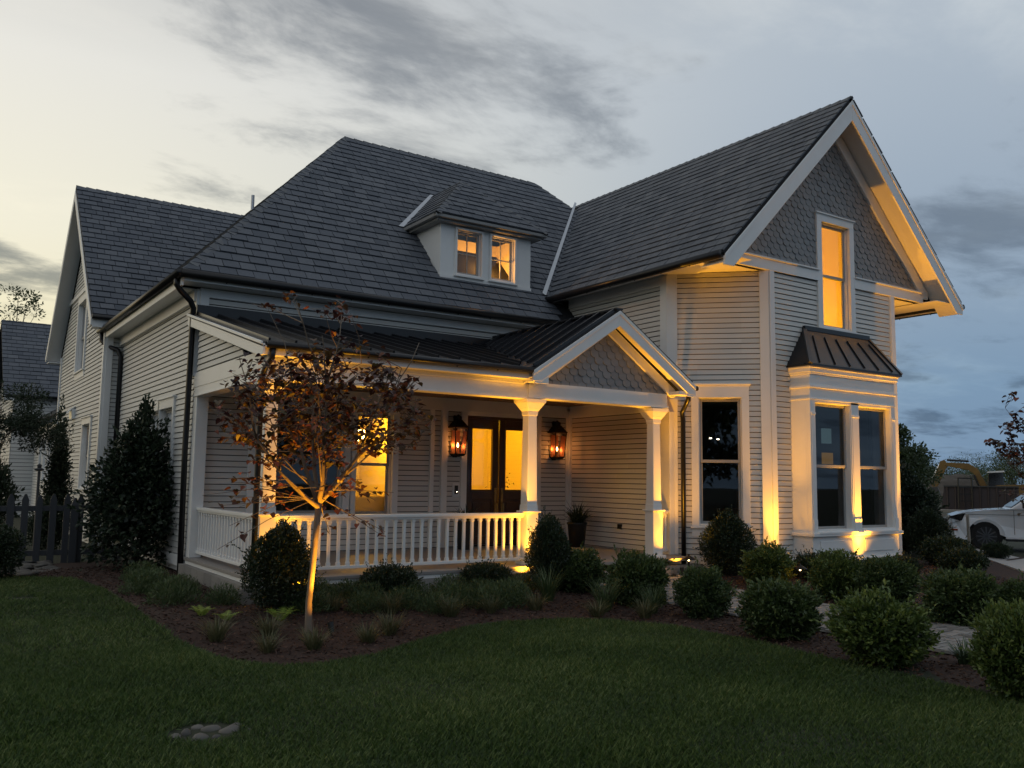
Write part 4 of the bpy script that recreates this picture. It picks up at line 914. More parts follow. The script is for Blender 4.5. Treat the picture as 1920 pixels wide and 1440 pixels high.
def stems_mesh(name, w, h, m, n=7):
    mb = MB()
    for i in range(n):
        a = 2*math.pi*i/n; mb.tube([(0.02*math.cos(a),.02*math.sin(a),-.03),(w*.12*math.cos(a),w*.12*math.sin(a),h*.3),(w*.26*math.cos(a),w*.26*math.sin(a),h*.72)], [.014,.01,.004], 5, False)
    return mb.mesh(name, m)
def place(name, meshes, loc, label, cat, group=None, rz=None, sc_=(1,1,1)):
    """thing = Empty with parts [(partname, mesh)]"""
    t = empty(name, loc, label, cat, group); t.rotation_euler.z = rnd.uniform(0, 6.28) if rz is None else rz; t.scale = sc_
    for pn, me in meshes:
        o = bpy.data.objects.new(pn, me); COL.objects.link(o); o.parent = t
    return t
def at(x, y, dz=.03): return (x, y, ground_z(x, y)+dz)
# ---- clipped globe shrubs along the walk
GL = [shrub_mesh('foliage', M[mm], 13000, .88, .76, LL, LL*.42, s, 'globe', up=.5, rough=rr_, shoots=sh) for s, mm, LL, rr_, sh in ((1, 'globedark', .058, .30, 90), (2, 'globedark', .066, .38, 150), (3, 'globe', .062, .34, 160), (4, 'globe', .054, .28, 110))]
GS = stems_mesh('stem', 1.0, .7, M['darkbark'])
globes = [
 (5.25,-1.25,.95,.98,'rounded green shrub nearest the porch steps, beside the tall boxwood'),
 (5.46,-2.5,1.0,1.0,'rounded green shrub beside the porch steps with one side lit by the path lamp'),
 (5.55,-3.80,.9,.94,'rounded green shrub directly before the porch end of the walk, on the lawn side'),
 (5.2,-5.5,1.04,.9,'wide rounded green shrub on the lawn side of the walk, below the bay'),
 (4.85,-7.2,1.12,1.02,'large loose green shrub on the lawn side of the walk, second from the right edge'),
 (4.62,-8.85,1.0,1.04,'large yellow green shrub cut by the right edge, nearest to the viewer'),
 (9.3,-1.9,1.02,1.02,'rounded shrub lit yellow behind the small path lamp, left of the bay'),
 (9.1,-3.6,1.08,1.0,'rounded shrub lit yellow on its left, in front of the bay centre'),
 (9.25,-4.4,1.06,1.04,'dark rounded shrub in front of the bay right corner'),
 (8.3,-6.25,1.1,.92,'wide rounded shrub on the house side of the walk, left of the rightmost one'),
 (8.9,-6.85,.95,.9,'rounded shrub on the house side of the walk, cut by the right edge')]
for i, (x, y, w, h, lab) in enumerate(globes):
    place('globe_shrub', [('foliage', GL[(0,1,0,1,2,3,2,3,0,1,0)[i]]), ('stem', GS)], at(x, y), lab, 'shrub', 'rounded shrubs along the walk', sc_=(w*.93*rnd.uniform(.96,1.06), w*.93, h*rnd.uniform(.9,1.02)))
# ---- boxwoods
BX = [shrub_mesh('foliage', M['box'], 15000, 1.0, 1.3, .040, .022, s, 'egg', up=.9, rough=.14, hollow=.5) for s in (21, 22)]
BS = stems_mesh('stem', .9, 1.2, M['darkbark'])
for x, y, w, h, lab, k in ((-.01,-1.12,.98,.98,'upright dark boxwood before the porch corner column, lit from behind', 0), (4.75,-1.02,.80,1.0,'narrow upright boxwood in front of the middle porch column', 1), (9.45,-.75,1.08,1.03,'plump dark boxwood under the tall angled window', 0), (17.6,-.2,1.15,1.0,'upright olive boxwood past the right corner of the bay', 1)):
    place('upright_boxwood', [('foliage', BX[k]), ('stem', BS)], at(x, y), lab, 'boxwood', 'upright boxwoods at the house', sc_=(w, w, h))
DK = shrub_mesh('foliage', M['box'], 7000, .95, .5, .045, .022, 31, 'globe', up=.8, rough=.2); DS = stems_mesh('stem', .8, .4, M['darkbark'])
for x, y, s, lab in ((1.95,-.62,.92,'low dark shrub under the railing, right of the tree trunk'), (3.75,-.6,.85,'low dark shrub under the railing, midway to the middle column'), (10.9,-1.75,.95,'low dark shrub tucked at the left foot of the bay'), (13.4,-2.05,.8,'low dark shrub at the foot of the bay, under the right panel'), (15.3,-2.35,1.05,'low dark shrub right of the bay corner'), (16.3,-1.4,1.25,'low dark shrub before the olive boxwood on the right'), (19.4,-1.0,.72,'small grey green shrub beside the pale sidewalk')):
    place('low_shrub', [('foliage', DK), ('stem', DS)], at(x, y), lab, 'shrub', 'low dark shrubs along the foundation', sc_=(s, s, s*1.05))
LR = shrub_mesh('foliage', M['box'], 9000, 1.0, 1.0, .045, .024, 33, 'globe', up=.6, rough=.16)
place('round_boxwood', [('foliage', LR), ('stem', GS)], at(-3.1, 4.75), 'round dark boxwood cut by the left edge, before the picket fence', 'boxwood', sc_=(.95,.95,1.0))
HO = shrub_mesh('foliage', M['holly'], 11000, 1.85, 3.0, .11, .055, 41, 'cone', up=.35, rough=.42, hollow=.3, shoots=120)
place('holly_bush', [('foliage', HO), ('stem', stems_mesh('stem', 1.2, 2.6, M['darkbark'], 9))], at(-.55, 5.7), 'tall dark glossy holly bush against the left wall', 'holly bush', rz=.4, sc_=(1.02,1.02,1.0))
BD = shrub_mesh('foliage', M['holly'], 8000, 1.8, 2.3, .12, .045, 43, 'egg', up=.6, rough=.25, hollow=.4)
place('laurel_bush', [('foliage', BD), ('stem', stems_mesh('stem', 1.2, 2., M['darkbark'], 9))], at(18.6, 1.1), 'large dark leathery bush behind the olive boxwood on the right', 'bush')
# columnar conifer + low companion behind fence
CO = shrub_mesh('foliage', M['conifer'], 5200, .62, 3.3, .10, .03, 51, 'cone', up=.9, rough=.35, hollow=.2)
place('columnar_conifer', [('foliage', CO), ('stem', stems_mesh('stem', .3, 3.2, M['darkbark'], 3))], at(-1.35, 11.4), 'narrow spiky dark conifer standing against the side wall', 'conifer', sc_=(1,1,1.02))
CO2 = shrub_mesh('foliage', M['conifer'], 4200, .9, 1.2, .09, .03, 52, 'egg', up=.8, rough=.3, hollow=.3)
place('conifer_shrub', [('foliage', CO2), ('stem', BS)], at(-1.5, 11.1), 'bushy dark evergreen at the foot of the narrow conifer', 'evergreen shrub')
place('conifer_shrub', [('foliage', CO2), ('stem', BS)], at(-2.5, 16.5), 'dark evergreen behind the fence, under the feathery tree', 'evergreen shrub', sc_=(1.5,1.5,2.0))
# ---- grasses / tufts: blades from numpy
def blades(n, base_r, L, W, lean, droop, seed, two=2):
    g = np.random.default_rng(seed); az = g.uniform(0, 2*np.pi, n); rr = base_r*np.sqrt(g.random(n)); ln = lean*g.random(n)**.8
    az2 = az+g.normal(size=n)*.5; b = np.stack([rr*np.cos(az), rr*np.sin(az), np.zeros(n)], 1); le = L*g.uniform(.55,1.1,n)
    h = np.stack([np.cos(az2), np.sin(az2), np.zeros(n)], 1); s = np.stack([-np.sin(az2), np.cos(az2), np.zeros(n)], 1)
    P = [b]; segs = 3; cur = b; ang = ln.copy()
    for i in range(segs):
        cur = cur+(h*np.sin(ang)[:,None]+np.array([0,0,1])*np.cos(ang)[:,None])*(le/segs)[:,None]; P.append(cur); ang = ang+droop*g.uniform(.5,1.3,n)
    wd = W*g.uniform(.7,1.2,n)[:,None]; prof = (.8, 1, .7, .08); vs = []
    for p, w in zip(P, prof): vs += [p-s*wd*w/2, p+s*wd*w/2]
    v = np.stack(vs, 1); k = (np.arange(n)*8)[:,None]; f = np.concatenate([k+np.array([[2*i,2*i+1,2*i+3,2*i+2]]) for i in range(3)], 1).reshape(-1,4)
    return v.reshape(-1,3), f, np.repeat(g.random(n), 3)
def tuft(name, m, *a): v, f, r = blades(*a); return np_mesh(name, v, f, r, m)
TU = [tuft('blades', M['tuft'], 170, .06, .26, .007, .75, .30, s) for s in (1,2)]
TG = [tuft('blades', M['peren'], 150, .08, .62, .013, .45, .32, s) for s in (3,4)]
TL = [tuft('blades', M['liri'], 90, .06, .34, .017, .7, .5, s) for s in (5,6)]
tufts = [(-1.2,-2.4,1.1,'wispy tuft near the left end of the bed, by the lawn edge'),(-.55,-2.35,1.0,'wispy tuft just left of the tree trunk'),(-.88,-3.3,.9,'brownish tuft by the lawn edge, below left of the tree'),(-.35,-3.35,1.0,'wispy tuft right below the tree spotlight'),(.75,-1.3,.9,'wispy tuft right of the tree, behind the others'),(1.45,-1.7,1.1,'wispy tuft in the middle of the mulch, right of the tree'),(.85,-2.9,1.05,'wispy tuft near the lawn edge, under the railing middle'),(.35,-3.3,.95,'straw coloured tuft at the lawn edge, right of the spotlight'),(2.15,-2.2,1.1,'broad wispy tuft by the lawn, below the railing right half'),(2.85,-2.15,.95,'brown wispy tuft by the lawn, below the middle column'),(3.6,-2.25,1.0,'wispy tuft left of the ornamental grasses'),(4.15,-3.05,1.0,'wispy tuft between the grasses and the lawn'),(4.72,-3.45,1.0,'wispy tuft at the lawn edge before the lamp lit shrub')]
for i, (x, y, s, lab) in enumerate(tufts): place('sedge_tuft', [('blades', TU[i % 2])], at(x, y), lab, 'sedge', 'wispy sedge tufts in the mulch', sc_=(s*1.35,s*1.35,s*1.3))
for i, (x, y, s, lab) in enumerate(((4.2,-1.75,1.05,'upright ornamental grass before the narrow boxwood'),(4.55,-2.75,1.0,'tall ornamental grass right of the boxwood, nearest the lawn'),(5.0,-.98,.9,'ornamental grass at the foot of the narrow boxwood'),(5.1,-3.2,.85,'arching ornamental grass between two rounded shrubs by the walk'))):
    place('ornamental_grass', [('blades', TG[i % 2])], at(x, y), lab, 'grass', 'ornamental grasses by the steps', sc_=(s,s,s))
for i, (x, y, s, lab) in enumerate(((8.45,-3.0,1.1,'strappy liriope lit by the path lamp'),(8.75,-3.5,1.0,'strappy liriope before the lit shrub, beside the walk'),(5.75,-4.75,1.0,'dark strappy liriope between the wide shrub and the large loose one'),(5.6,-7.75,1.1,'dark strappy liriope spilling on the walk near the right edge'),(8.3,-5.3,.9,'strappy liriope on the house side of the walk, under the dark shrub'),(8.35,-6.75,.9,'strappy liriope at the foot of the far right shrub'))):
    place('liriope', [('blades', TL[i % 2])], at(x, y), lab, 'liriope', 'liriope edging the walk', sc_=(s,s,s))
# feathery perennials
def peren_mesh(seed):
    g = np.random.default_rng(seed); n = 1500; d = g.normal(size=(n,3)); d /= np.linalg.norm(d, axis=1, keepdims=True); d[:,2] = np.abs(d[:,2])
    p = d*(g.random(n)**.5)[:,None]*np.array([.34,.34,.34]); ax = d*.5+np.array([0,0,.5])+g.normal(size=(n,3))*.45
    v, f, r = leaf_cloud(p, ax, .075*g.uniform(.5,1.3,n), .013, g.random(n)); return np_mesh('foliage', v, f, r, M['peren'])
PE_ = [peren_mesh(s) for s in (1,2,3)]
pl = [(.75,.0,'left of the first low shrub'),(1.45,-.95,'below the first low shrub'),(2.2,-1.05,'right below the first low shrub'),(1.75,-1.5,'front of the patch, under the railing'),(2.9,-.9,'between the two low shrubs'),(2.55,-1.55,'middle of the patch, toward the lawn'),(3.3,-1.2,'left below the second low shrub'),(3.75,-1.35,'below the second low shrub'),(4.35,-.8,'right of the second low shrub'),(3.0,-1.85,'yellowish one nearest the lawn'),(-.75,1.2,'left of the corner boxwood'),(-1.0,2.2,'under the side railing'),(-.9,3.4,'at the foot of the holly bush'),(-1.1,.2,'between the boxwood and the lawn corner'),(.75,-.75,'just right of the tree trunk, behind it'),(1.15,-1.5,'right of the tree, third row from the railing'),(2.1,-1.9,'centre of the bed, close to the lawn'),(3.4,-1.8,'between the patch and the ornamental grasses'),(.35,-1.2,'right behind the tree trunk'),(-.5,-.2,'left of the tree, before the boxwood'),(-1.2,1.6,'at the lawn corner of the side bed'),(1.3,-.6,'under the railing, left of the first low shrub'),(9.9,-5.6,'in the right hand bed behind the walk'),(12.5,-3.6,'in the right hand bed, under the bay')]
for i, (x, y, lab) in enumerate(pl): s = rnd.uniform(.85,1.25); place('feathery_perennial', [('foliage', PE_[i % 3])], at(x, y if y != 0. else -.55), 'low feathery green perennial, '+lab, 'perennial', 'feathery perennials in the bed', sc_=(s,s,s*.95))
# ferns
def fern_mesh(seed):
    g = random.Random(seed); mb = MB()
    for i in range(11):
        a = 2*math.pi*i/11+g.uniform(-.2,.2); L = g.uniform(.2,.3); pts = []
        for k in range(9):
            t = k/8; pts.append(V(math.cos(a)*L*(.15+t*.75), math.sin(a)*L*(.15+t*.75), L*(.95*t-.55*t*t)))
        sd = V(-math.sin(a), math.cos(a), 0)
        for k in range(1, 9):
            w = .075*math.sin(math.pi*min(1,(k/8)*.9+.12)); p = pts[k-1]; q = pts[k]; r_ = g.random()
            for sg in (-1, 1): mb.add([p, p+(q-p)*.45+sd*sg*w+V(0,0,.01), q], [(0,1,2)], r_)
    return mb.mesh('fronds', M['fern'])
FE = [fern_mesh(1), fern_mesh(2)]
for i, (x, y, s, lab) in enumerate(((-1.0,-.98,.85,'bright lime fern, leftmost in the mulch'),(-.8,-1.4,.8,'small lime fern right of the leftmost one'),(-.14,-1.6,1.1,'bright lime fern beside the tree, the largest'))):
    place('lime_fern', [('fronds', FE[i % 2])], at(x, y), lab, 'fern', 'lime ferns in the mulch', sc_=(s,s,s*1.15))
# ================================================================== mulch chips, grass blades
def scatter_mulch():
    n = 54000; x = nrng.uniform(-4.5, 15.5, n*2); y = nrng.uniform(-11.5, 6.0, n*2)
    keep = np.array([in_bed(a, b) and not (5.93 < a < 8.17 and b < -.9) and not (a > -.05 and b > -.3 and a < 9 and b < 4) and not (a > 9.6 and b > -.2) for a, b in zip(x, y)]); x, y = x[keep], y[keep]
    m = len(x); z = np.array([ground_z(a, b) for a, b in zip(x, y)])+.04+nrng.random(m)*.02
    ax = nrng.normal(size=(m,3))*np.array([1,1,.22]); v, f, r = leaf_cloud(np.stack([x,y,z],1), ax, nrng.uniform(.03,.085,m), nrng.uniform(.012,.026,m), nrng.random(m), fold=.15)
    o = link('mulch_chips', np_mesh('mulch_chips', v, f, r, M['chip'])); tag(o, 'loose dark bark chips covering the planting bed', 'mulch', kind='stuff')
scatter_mulch()
def scatter_grass():
    pts = []
    cam2 = np.array([CAM.x, CAM.y])
    def batch(n, x0, x1, y0, y1, dmin, dmax):
        x = nrng.uniform(x0, x1, n); y = nrng.uniform(y0, y1, n); d = np.hypot(x-cam2[0], y-cam2[1]); k = (d > dmin) & (d < dmax)
        x, y = x[k], y[k]; q = (x-cam2[0])*rt.x+(y-cam2[1])*rt.y; w = (x-cam2[0])*fw.x+(y-cam2[1])*fw.y
        k = (w > 0) & (np.abs(q) < w*.72+2.0); x, y = x[k], y[k]
        k = np.array([not in_bed(a, b) for a, b in zip(x, y)], bool) if len(x) else np.zeros(0, bool)
        return np.stack([x[k], y[k]], 1)
    pts.append(batch(900000, -8, 5.5, -12.5, -2.2, 3.5, 8.0)); pts.append(batch(800000, -8, 5.5, -12, -2.2, 8.0, 12.0)); pts.append(batch(160000, 0, 5.5, -6, -2.2, 12.0, 15)); pts.append(batch(220000, -7, 0, -4, 7, 9.5, 20)); pts.append(batch(90000, 4, 30, -12, 6, 9, 32))
    p = np.concatenate(pts); n = len(p)
    z = np.array([ground_z(a, b) for a, b in p]); g = nrng
    pat = np.sin(p[:,0]*1.7+np.sin(p[:,1]*1.3)*1.5)*np.sin(p[:,1]*2.1+p[:,0]*.6)
    # shallow hollow round the drain stones
    az = g.uniform(0, 2*np.pi, n); ln = np.abs(g.normal(size=n))*.45+.08; L = g.uniform(.03,.085,n)*(1+.22*pat); W = g.uniform(.0016,.0032,n)
    dr = np.hypot(p[:,0]+2.3, (p[:,1]+5.98)); kk = dr > .27; dd = np.hypot(p[:,0]+2.86, p[:,1]-2.0); kk &= dd > .22
    p, z, az, ln, L, W, pat = p[kk], z[kk], az[kk], ln[kk], L[kk], W[kk], pat[kk]; n = len(p)
    h = np.stack([np.cos(az), np.sin(az)], 1); b = np.stack([p[:,0], p[:,1], z-.004], 1)
    s = np.stack([-np.sin(az)*W, np.cos(az)*W, np.zeros(n)], 1)
    m1 = b+np.stack([h[:,0]*L*.5*np.sin(ln), h[:,1]*L*.5*np.sin(ln), L*.5*np.cos(ln)], 1); l2 = ln+.45
    t = m1+np.stack([h[:,0]*L*.55*np.sin(l2), h[:,1]*L*.55*np.sin(l2), L*.55*np.cos(l2)], 1)
    v = np.stack([b-s, b+s, m1+s*.8, t], 1).reshape(-1,3); k = (np.arange(n)*4)[:,None]
    f = np.concatenate([k+np.array([[0,1,2]]), k+np.array([[0,2,3]])], 1).reshape(-1,3)
    pat2 = np.sin(p[:,0]*.9+1.3)*np.cos(p[:,1]*1.1+.4*p[:,0])+.6*np.sin(p[:,0]*3.1-p[:,1]*2.3)*np.sin(p[:,1]*3.7); r = np.clip(g.random(n)**1.15*.85+.04+.10*pat+.13*pat2, 0, 1)
    o = link('lawn_grass', np_mesh('lawn_grass', v, f, np.repeat(r, 2), M['blade'])); tag(o, 'short mown grass blades of the front lawn', 'grass', kind='stuff')
    print('BLADES', n)
scatter_grass()
# ================================================================== redbud trees
def heart(L, W, r_):
    pts = [(0,0),(-.28,-.10),(-.5,.12),(-.46,.42),(-.22,.74),(0,1),(.22,.74),(.46,.42),(.5,.12),(.28,-.10)]
    return pts
def redbud(name, loc, label, H_=4.4, RX=1.5, zc=2.82, rz=.84, ntw=330, nleaf=8, seed=3, fork=1.74, lean=(.09,.0), leafL=.088, limit=300, limbs=7):
    g = random.Random(seed); root = empty(name, loc, label, 'tree'); B = Vector(loc)
    top = B+V(lean[0], lean[1], fork)
    mb = MB(); mb.tube([B+V(0,0,-.08), B+V(.01,0,.03), B+V(.0,0,.4), B+V(.035,.0,.85), B+V(.06,.01,1.2), top], [.085,.050,.041,.038,.038,.043], 10)
    mb.build('trunk', M['bark'], root, smooth=True)
    br = MB(); nodes = []
    for i in range(limbs):
        a = 2*math.pi*i/limbs+g.uniform(-.3,.3); el = g.uniform(.55,1.15); s = top-V(0,0,g.uniform(0,.16)); L = g.uniform(1.15,1.6); pts = [s]; p = s.copy()
        for k in range(6):
            e2 = el+k*.06+g.uniform(-.12,.12); a += g.uniform(-.18,.18); p = p+V(math.cos(a)*math.cos(e2), math.sin(a)*math.cos(e2), math.sin(e2))*(L/6); pts.append(p.copy())
        br.tube(pts, [.036,.03,.024,.019,.015,.011,.008], 7); nodes += [(q, .02-.002*k) for k, q in enumerate(pts[1:])]
    # second order
    for i in range(limbs*4):
        p0, r0 = g.choice(nodes[:limbs*6]); a = g.uniform(0, 6.28); out = (p0-top); out.z = 0
        if out.length > .1: a = math.atan2(out.y, out.x)+g.uniform(-1.1,1.1)
        el = g.uniform(.5,1.35); L = g.uniform(.6,1.2); p = p0.copy(); pts = [p0]
        for k in range(4):
            e2 = el+g.uniform(-.2,.2); a += g.uniform(-.25,.25); p = p+V(math.cos(a)*math.cos(e2), math.sin(a)*math.cos(e2), math.sin(e2))*(L/4); pts.append(p.copy())
        br.tube(pts, [.014,.012,.009,.007,.005], 6); nodes += [(q, .007) for q in pts[1:]]
    c = B+V(lean[0], lean[1], zc); tips = []
    for i in range(ntw):
        while True:
            d = V(g.uniform(-1,1), g.uniform(-1,1), g.uniform(-1,1))
            if .15 < d.length < 1: break
        t = c+V(d.x*RX, d.y*RX, d.z*rz + (.12 if abs(d.x) < .4 else 0))
        if i < 9: t = c+V(g.uniform(-.9,1.0), g.uniform(-.6,.6), rz+g.uniform(.25,.75))
        elif i < 28: t = c+V(g.uniform(-1,1)*RX, g.uniform(-1,1)*RX*.8, -rz-g.uniform(.0,.85)); 
        if 9 <= i < 28 and math.hypot(t.x-c.x, t.y-c.y) < .6: t.x += math.copysign(.75, t.x-c.x)
        p0 = min([q for q, _ in nodes if q.z < t.z+.35] or [top], key=lambda q: (q-t).length+max(0, q.z-t.z)*1.5)
        mid = (p0+t)/2+V(g.uniform(-.08,.08), g.uniform(-.08,.08), g.uniform(-.05,.12)); br.tube([p0, mid, t], [.0065,.005,.003], 5, False)
        tips.append((p0, mid, t))
    br.build('branches', M['bark'], root, smooth=True)
    for p0, mid, t in tips:
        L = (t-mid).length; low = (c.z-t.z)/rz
        for k in range(nleaf if t.z < c.z+rz*1.1 else 7):
            f = g.uniform(-.5, 1.05); q = mid+(t-mid)*f+V(g.uniform(-.10,.10), g.uniform(-.10,.10), g.uniform(-.05,.09))
            az = g.uniform(0, 6.28); dr = g.uniform(-.75,.12); ax = V(math.cos(az)*math.cos(dr), math.sin(az)*math.cos(dr), math.sin(dr)); sd = ax.cross(V(0,0,1)).normalized()
            sd = (sd+ax.cross(sd)*g.uniform(-.5,.5)).normalized(); up = sd.cross(ax); S = leafL*g.uniform(.65,1.2); rv = g.random()**1.35
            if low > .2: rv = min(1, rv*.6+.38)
            pts = [q+ax*(v*S)+sd*(u*S*.95)+up*(abs(u)*S*.28-v*v*S*.16) for u, v in heart(1,1,0)]
            fs = [(0,1,2,3),(0,3,4,5),(0,5,6,7),(0,7,8,9)]
            piece(name+label, 'leaf', pts, fs, M['redleaf'], root, pts, rv)
    return root
redbud('redbud_tree', at(-.03, -2.32, 0), 'young multi branched redbud tree with maroon leaves, uplit before the porch')
redbud('redbud_tree', at(20.9, -1.7, 0), 'dark maroon redbud tree cut by the right edge, before the white car', H_=4.4, RX=1.5, zc=3.0, rz=1.0, ntw=150, seed=9, leafL=.13)
# ================================================================== left tree, background trees
def leafy_tree(name, loc, label, h, w, m, n, L, W, seed, trunk=.15, crown0=.35, grp=None, clumps=26, bark='darkbark', spread=.34):
    g = np.random.default_rng(seed); root = empty(name, loc, label, 'tree', grp); B = np.array(loc)
    c = g.normal(size=(clumps,3)); c /= np.linalg.norm(c, axis=1, keepdims=True); c *= (g.random(clumps)**.4)[:,None]
    cc = np.stack([c[:,0]*w*.40, c[:,1]*w*.40, h*(crown0+(1-crown0)*(.5+.42*c[:,2]))], 1)
    k = g.integers(0, clumps, n); d = g.normal(size=(n,3)); d /= np.linalg.norm(d, axis=1, keepdims=True)
    sz = w*spread*.5*g.uniform(.6,1.15,clumps); p = cc[k]+d*(sz[k]*g.random(n)**.5)[:,None]*np.array([1,1,.7])
    ax = d*.6+np.array([0,0,.15])+g.normal(size=(n,3))*.5
    v, f, r = leaf_cloud(p+B, ax, L*g.uniform(.6,1.3,n), W*g.uniform(.7,1.2,n), np.clip(g.random(n)*.8+.2*(p[:,2]/h), 0, 1))
    link('crown', np_mesh('crown', v, f, r, M[m]), parent=root)
    mb = MB(); Bv = Vector(loc); mb.tube([Bv+V(0,0,-.1), Bv+V(.05,0,h*.2), Bv+V(0,.05,h*crown0), Bv+V(0,0,h*.75)], [trunk,trunk*.8,trunk*.65,trunk*.2], 8)
    for q in cc[::2]: mb.tube([Bv+V(0,0,h*crown0*.8), Bv+Vector((q*np.array([.5,.5,1])).tolist())*1.0-V(0,0,h*.08), Bv+Vector(q.tolist())], [trunk*.4,trunk*.25,trunk*.08], 5, False)
    mb.build('trunk', M[bark], root, smooth=True); return root
for i, (x, y, h, w, lab) in enumerate(((-44,-34,11,11,'left of the viewer'),(-33,-44,12,12,'behind the viewer on the left'),(-20,-50,10.5,11,'behind the viewer, left of the middle'),(-8,-54,12,12,'behind the viewer, in the middle'),(5,-53,11,12,'behind the viewer, right of the middle'),(18,-50,12,13,'behind the viewer on the right'),(31,-45,11,12,'far behind the walk end'),(43,-36,12,13,'across the street on the far right'),(-50,-20,10,11,'at the far left of the street'))):
    leafy_tree('street_tree', (x, y, -.5), 'large dark street tree '+lab+', mirrored in windows', h, w, 'treeleaf', 3600, .75, .42, 90+i, .25, .14, 'street trees opposite the house', clumps=26, spread=.42)
leafy_tree('feathery_tree', at(-3.0, 10.2, 0), 'slender multi stem tree with thin grey green foliage at the left edge', 4.1, 3.2, 'conifer', 15000, .095, .034, 3, .05, .45, clumps=20, bark='bark')
leafy_tree('background_tree', (-5.8, 45, -.4), 'loose leafy tree rising behind the far left roof', 10.2, 4.6, 'treeleaf', 4000, .28, .14, 4, .2, .4)
leafy_tree('background_tree', (.4, 50, -.4), 'leafy tree top just left of the side gable rake', 14.2, 4.0, 'treeleaf', 900, .22, .10, 14, .10, .6, clumps=16, spread=.3)
for i, (x, y, h, w, lab) in enumerate(((23.5,4.3,4.0,3.4,'nearest green tree right of the bay'),(29.4,8.1,3.7,3.2,'rounded green tree behind the one by the bay'),(92.5,42.7,5.0,10,'green tree left of the excavator arm'),(104.6,46.6,5.0,13,'far green tree behind the excavator elbow'),(107,43.5,5.6,13,'far green tree beyond the dirt mound'),(88.9,32.9,5.6,10,'far green tree behind the right hand redbud'),(21.8,3.6,4.5,1.6,'thin upright tree with spiky top right of the bay'),(112,52,4.3,14,'low far tree left of the dirt mound'))):
    leafy_tree('background_tree', (x, y, -.4), lab, h, w, 'treeleaf', 6500, .03*h+.02, .016*h, 60+i, .14, .08 if i != 6 else .2, 'trees beyond the yard', clumps=30)
# ================================================================== fence, stones
def fence():
    F = empty('picket_fence', (-1.8, 7.6, -.37), 'charcoal painted wooden picket fence left of the holly bush', 'fence')
    y = 7.6; k = MB()
    for x in (-4.6, .0): pass
    for z in (.78, -.14):
        r_ = MB(); r_.box(-4.8, -.25, y, y+.045, z-.055, z+.055); r_.build('rail', M['fence'], F, bevel=.004)
    xs = [-3.95+i*.262 for i in range(14)]
    for i, x in enumerate(xs):
        w = .066+rnd.uniform(-.003,.003); z0, z1 = -.42+rnd.uniform(-.02,.02), 1.0+rnd.uniform(-.012,.012); p = MB()
        p.prism([V(x-w,y-.028,z0),V(x+w,y-.028,z0),V(x+w,y-.028,z1-.05),V(x+.02,y-.028,z1+.07),V(x-.02,y-.028,z1+.07),V(x-w,y-.028,z1-.05)], V(0,.026,0)); p.build('picket', M['fence'], F, bevel=.003)
    for x in (-1.45, -4.2): p = MB(); p.box(x-.07,x+.07,y-.13,y-.03,-.6,.85); p.frus(x,y-.08,.85,1.0,.07,.05,.02,.02); p.build('post', M['fence'], F, bevel=.004)
    b = empty('bird_feeder_post', at(-2.05, 8.7, 0), 'thin dark post with a small finial standing behind the picket fence', 'post')
    p = MB(); c = at(-2.05, 8.7, 0); p.tube([c, (c[0],c[1],1.55)], .03, 8); p.build('shaft', M['fence'], b); p = MB(); p.lathe((c[0],c[1],1.55), [(0,0),(.09,.02),(.10,.05),(.04,.08),(.05,.14),(0,.18)], 12); p.build('finial', M['fence'], b)
fence()
def stone_mesh(seed, sx, sy, sz):
    g = random.Random(seed); bm = bmesh.new(); bmesh.ops.create_icosphere(bm, subdivisions=2, radius=1)
    a = [g.uniform(0,6) for _ in range(6)]
    for v in bm.verts:
        k = 1+.10*math.sin(3*v.co.x+a[0])*math.cos(2.5*v.co.y+a[1])+.06*math.sin(5*v.co.z+a[2]+3*v.co.x); v.co = Vector((v.co.x*sx*k, v.co.y*sy*k, v.co.z*sz*k))
    me = bpy.data.meshes.new('stone'); bm.to_mesh(me); bm.free(); at_ = me.attributes.new('rnd','FLOAT','FACE'); r_ = g.random(); at_.data.foreach_set('value', [r_]*len(me.polygons))
    me.polygons.foreach_set('use_smooth', [True]*len(me.polygons)); me.materials.append(M['rock']); return me
big = [(-2.10,-6.02,.10,.075,.05,.3,'largest pale oval river stone in the lawn drain'),(-2.36,-6.10,.075,.06,.045,.1,'mid sized pale river stone in the drain, left of the largest'),(-2.22,-5.90,.085,.06,.045,-.2,'dark grey river stone behind the largest one'),(-2.42,-5.92,.05,.04,.05,.9,'upright brownish river stone at the drain back left'),(-2.52,-5.98,.055,.05,.035,.2,'small grey river stone at the left end of the drain'),(-2.24,-6.14,.04,.03,.025,.1,'tiny pebble between the two pale front stones'),(-2.02,-5.9,.06,.045,.03,.4,'dark stone at the right end of the drain'),(-1.98,-6.1,.035,.03,.025,.4,'small pebble at the drain right front'),(-2.3,-5.80,.06,.045,.03,.0,'half hidden stone at the back of the drain')]
for i, (x, y, sx, sy, sz, rz_, lab) in enumerate(big):
    o = link('river_stone', stone_mesh(i, sx, sy, sz)); o.location = (x, y, ground_z(x, y)-sz*.25); o.rotation_euler.z = rz_; tag(o, lab, 'stone', 'river stones in the lawn drain')
SM = [stone_mesh(40+i, .16, .11, .035) for i in range(5)]
for i in range(46):
    x = -3.0+rnd.random()*1.15; y = 5.15+rnd.random()*2.6; 
    if y < 5.7 and x > -2.1: x -= .5
    o = link('flat_stone', SM[i % 5]); o.location = (x, y, ground_z(x,y)+.02+rnd.random()*.05); o.rotation_euler = (rnd.uniform(-.15,.15), rnd.uniform(-.15,.15), rnd.uniform(0,6)); s = rnd.uniform(.7,1.25); o.scale = (s,s,s)
    tag(o, 'flat pale stone in the rubble drift by the picket fence', 'stone', 'flat stones by the fence')
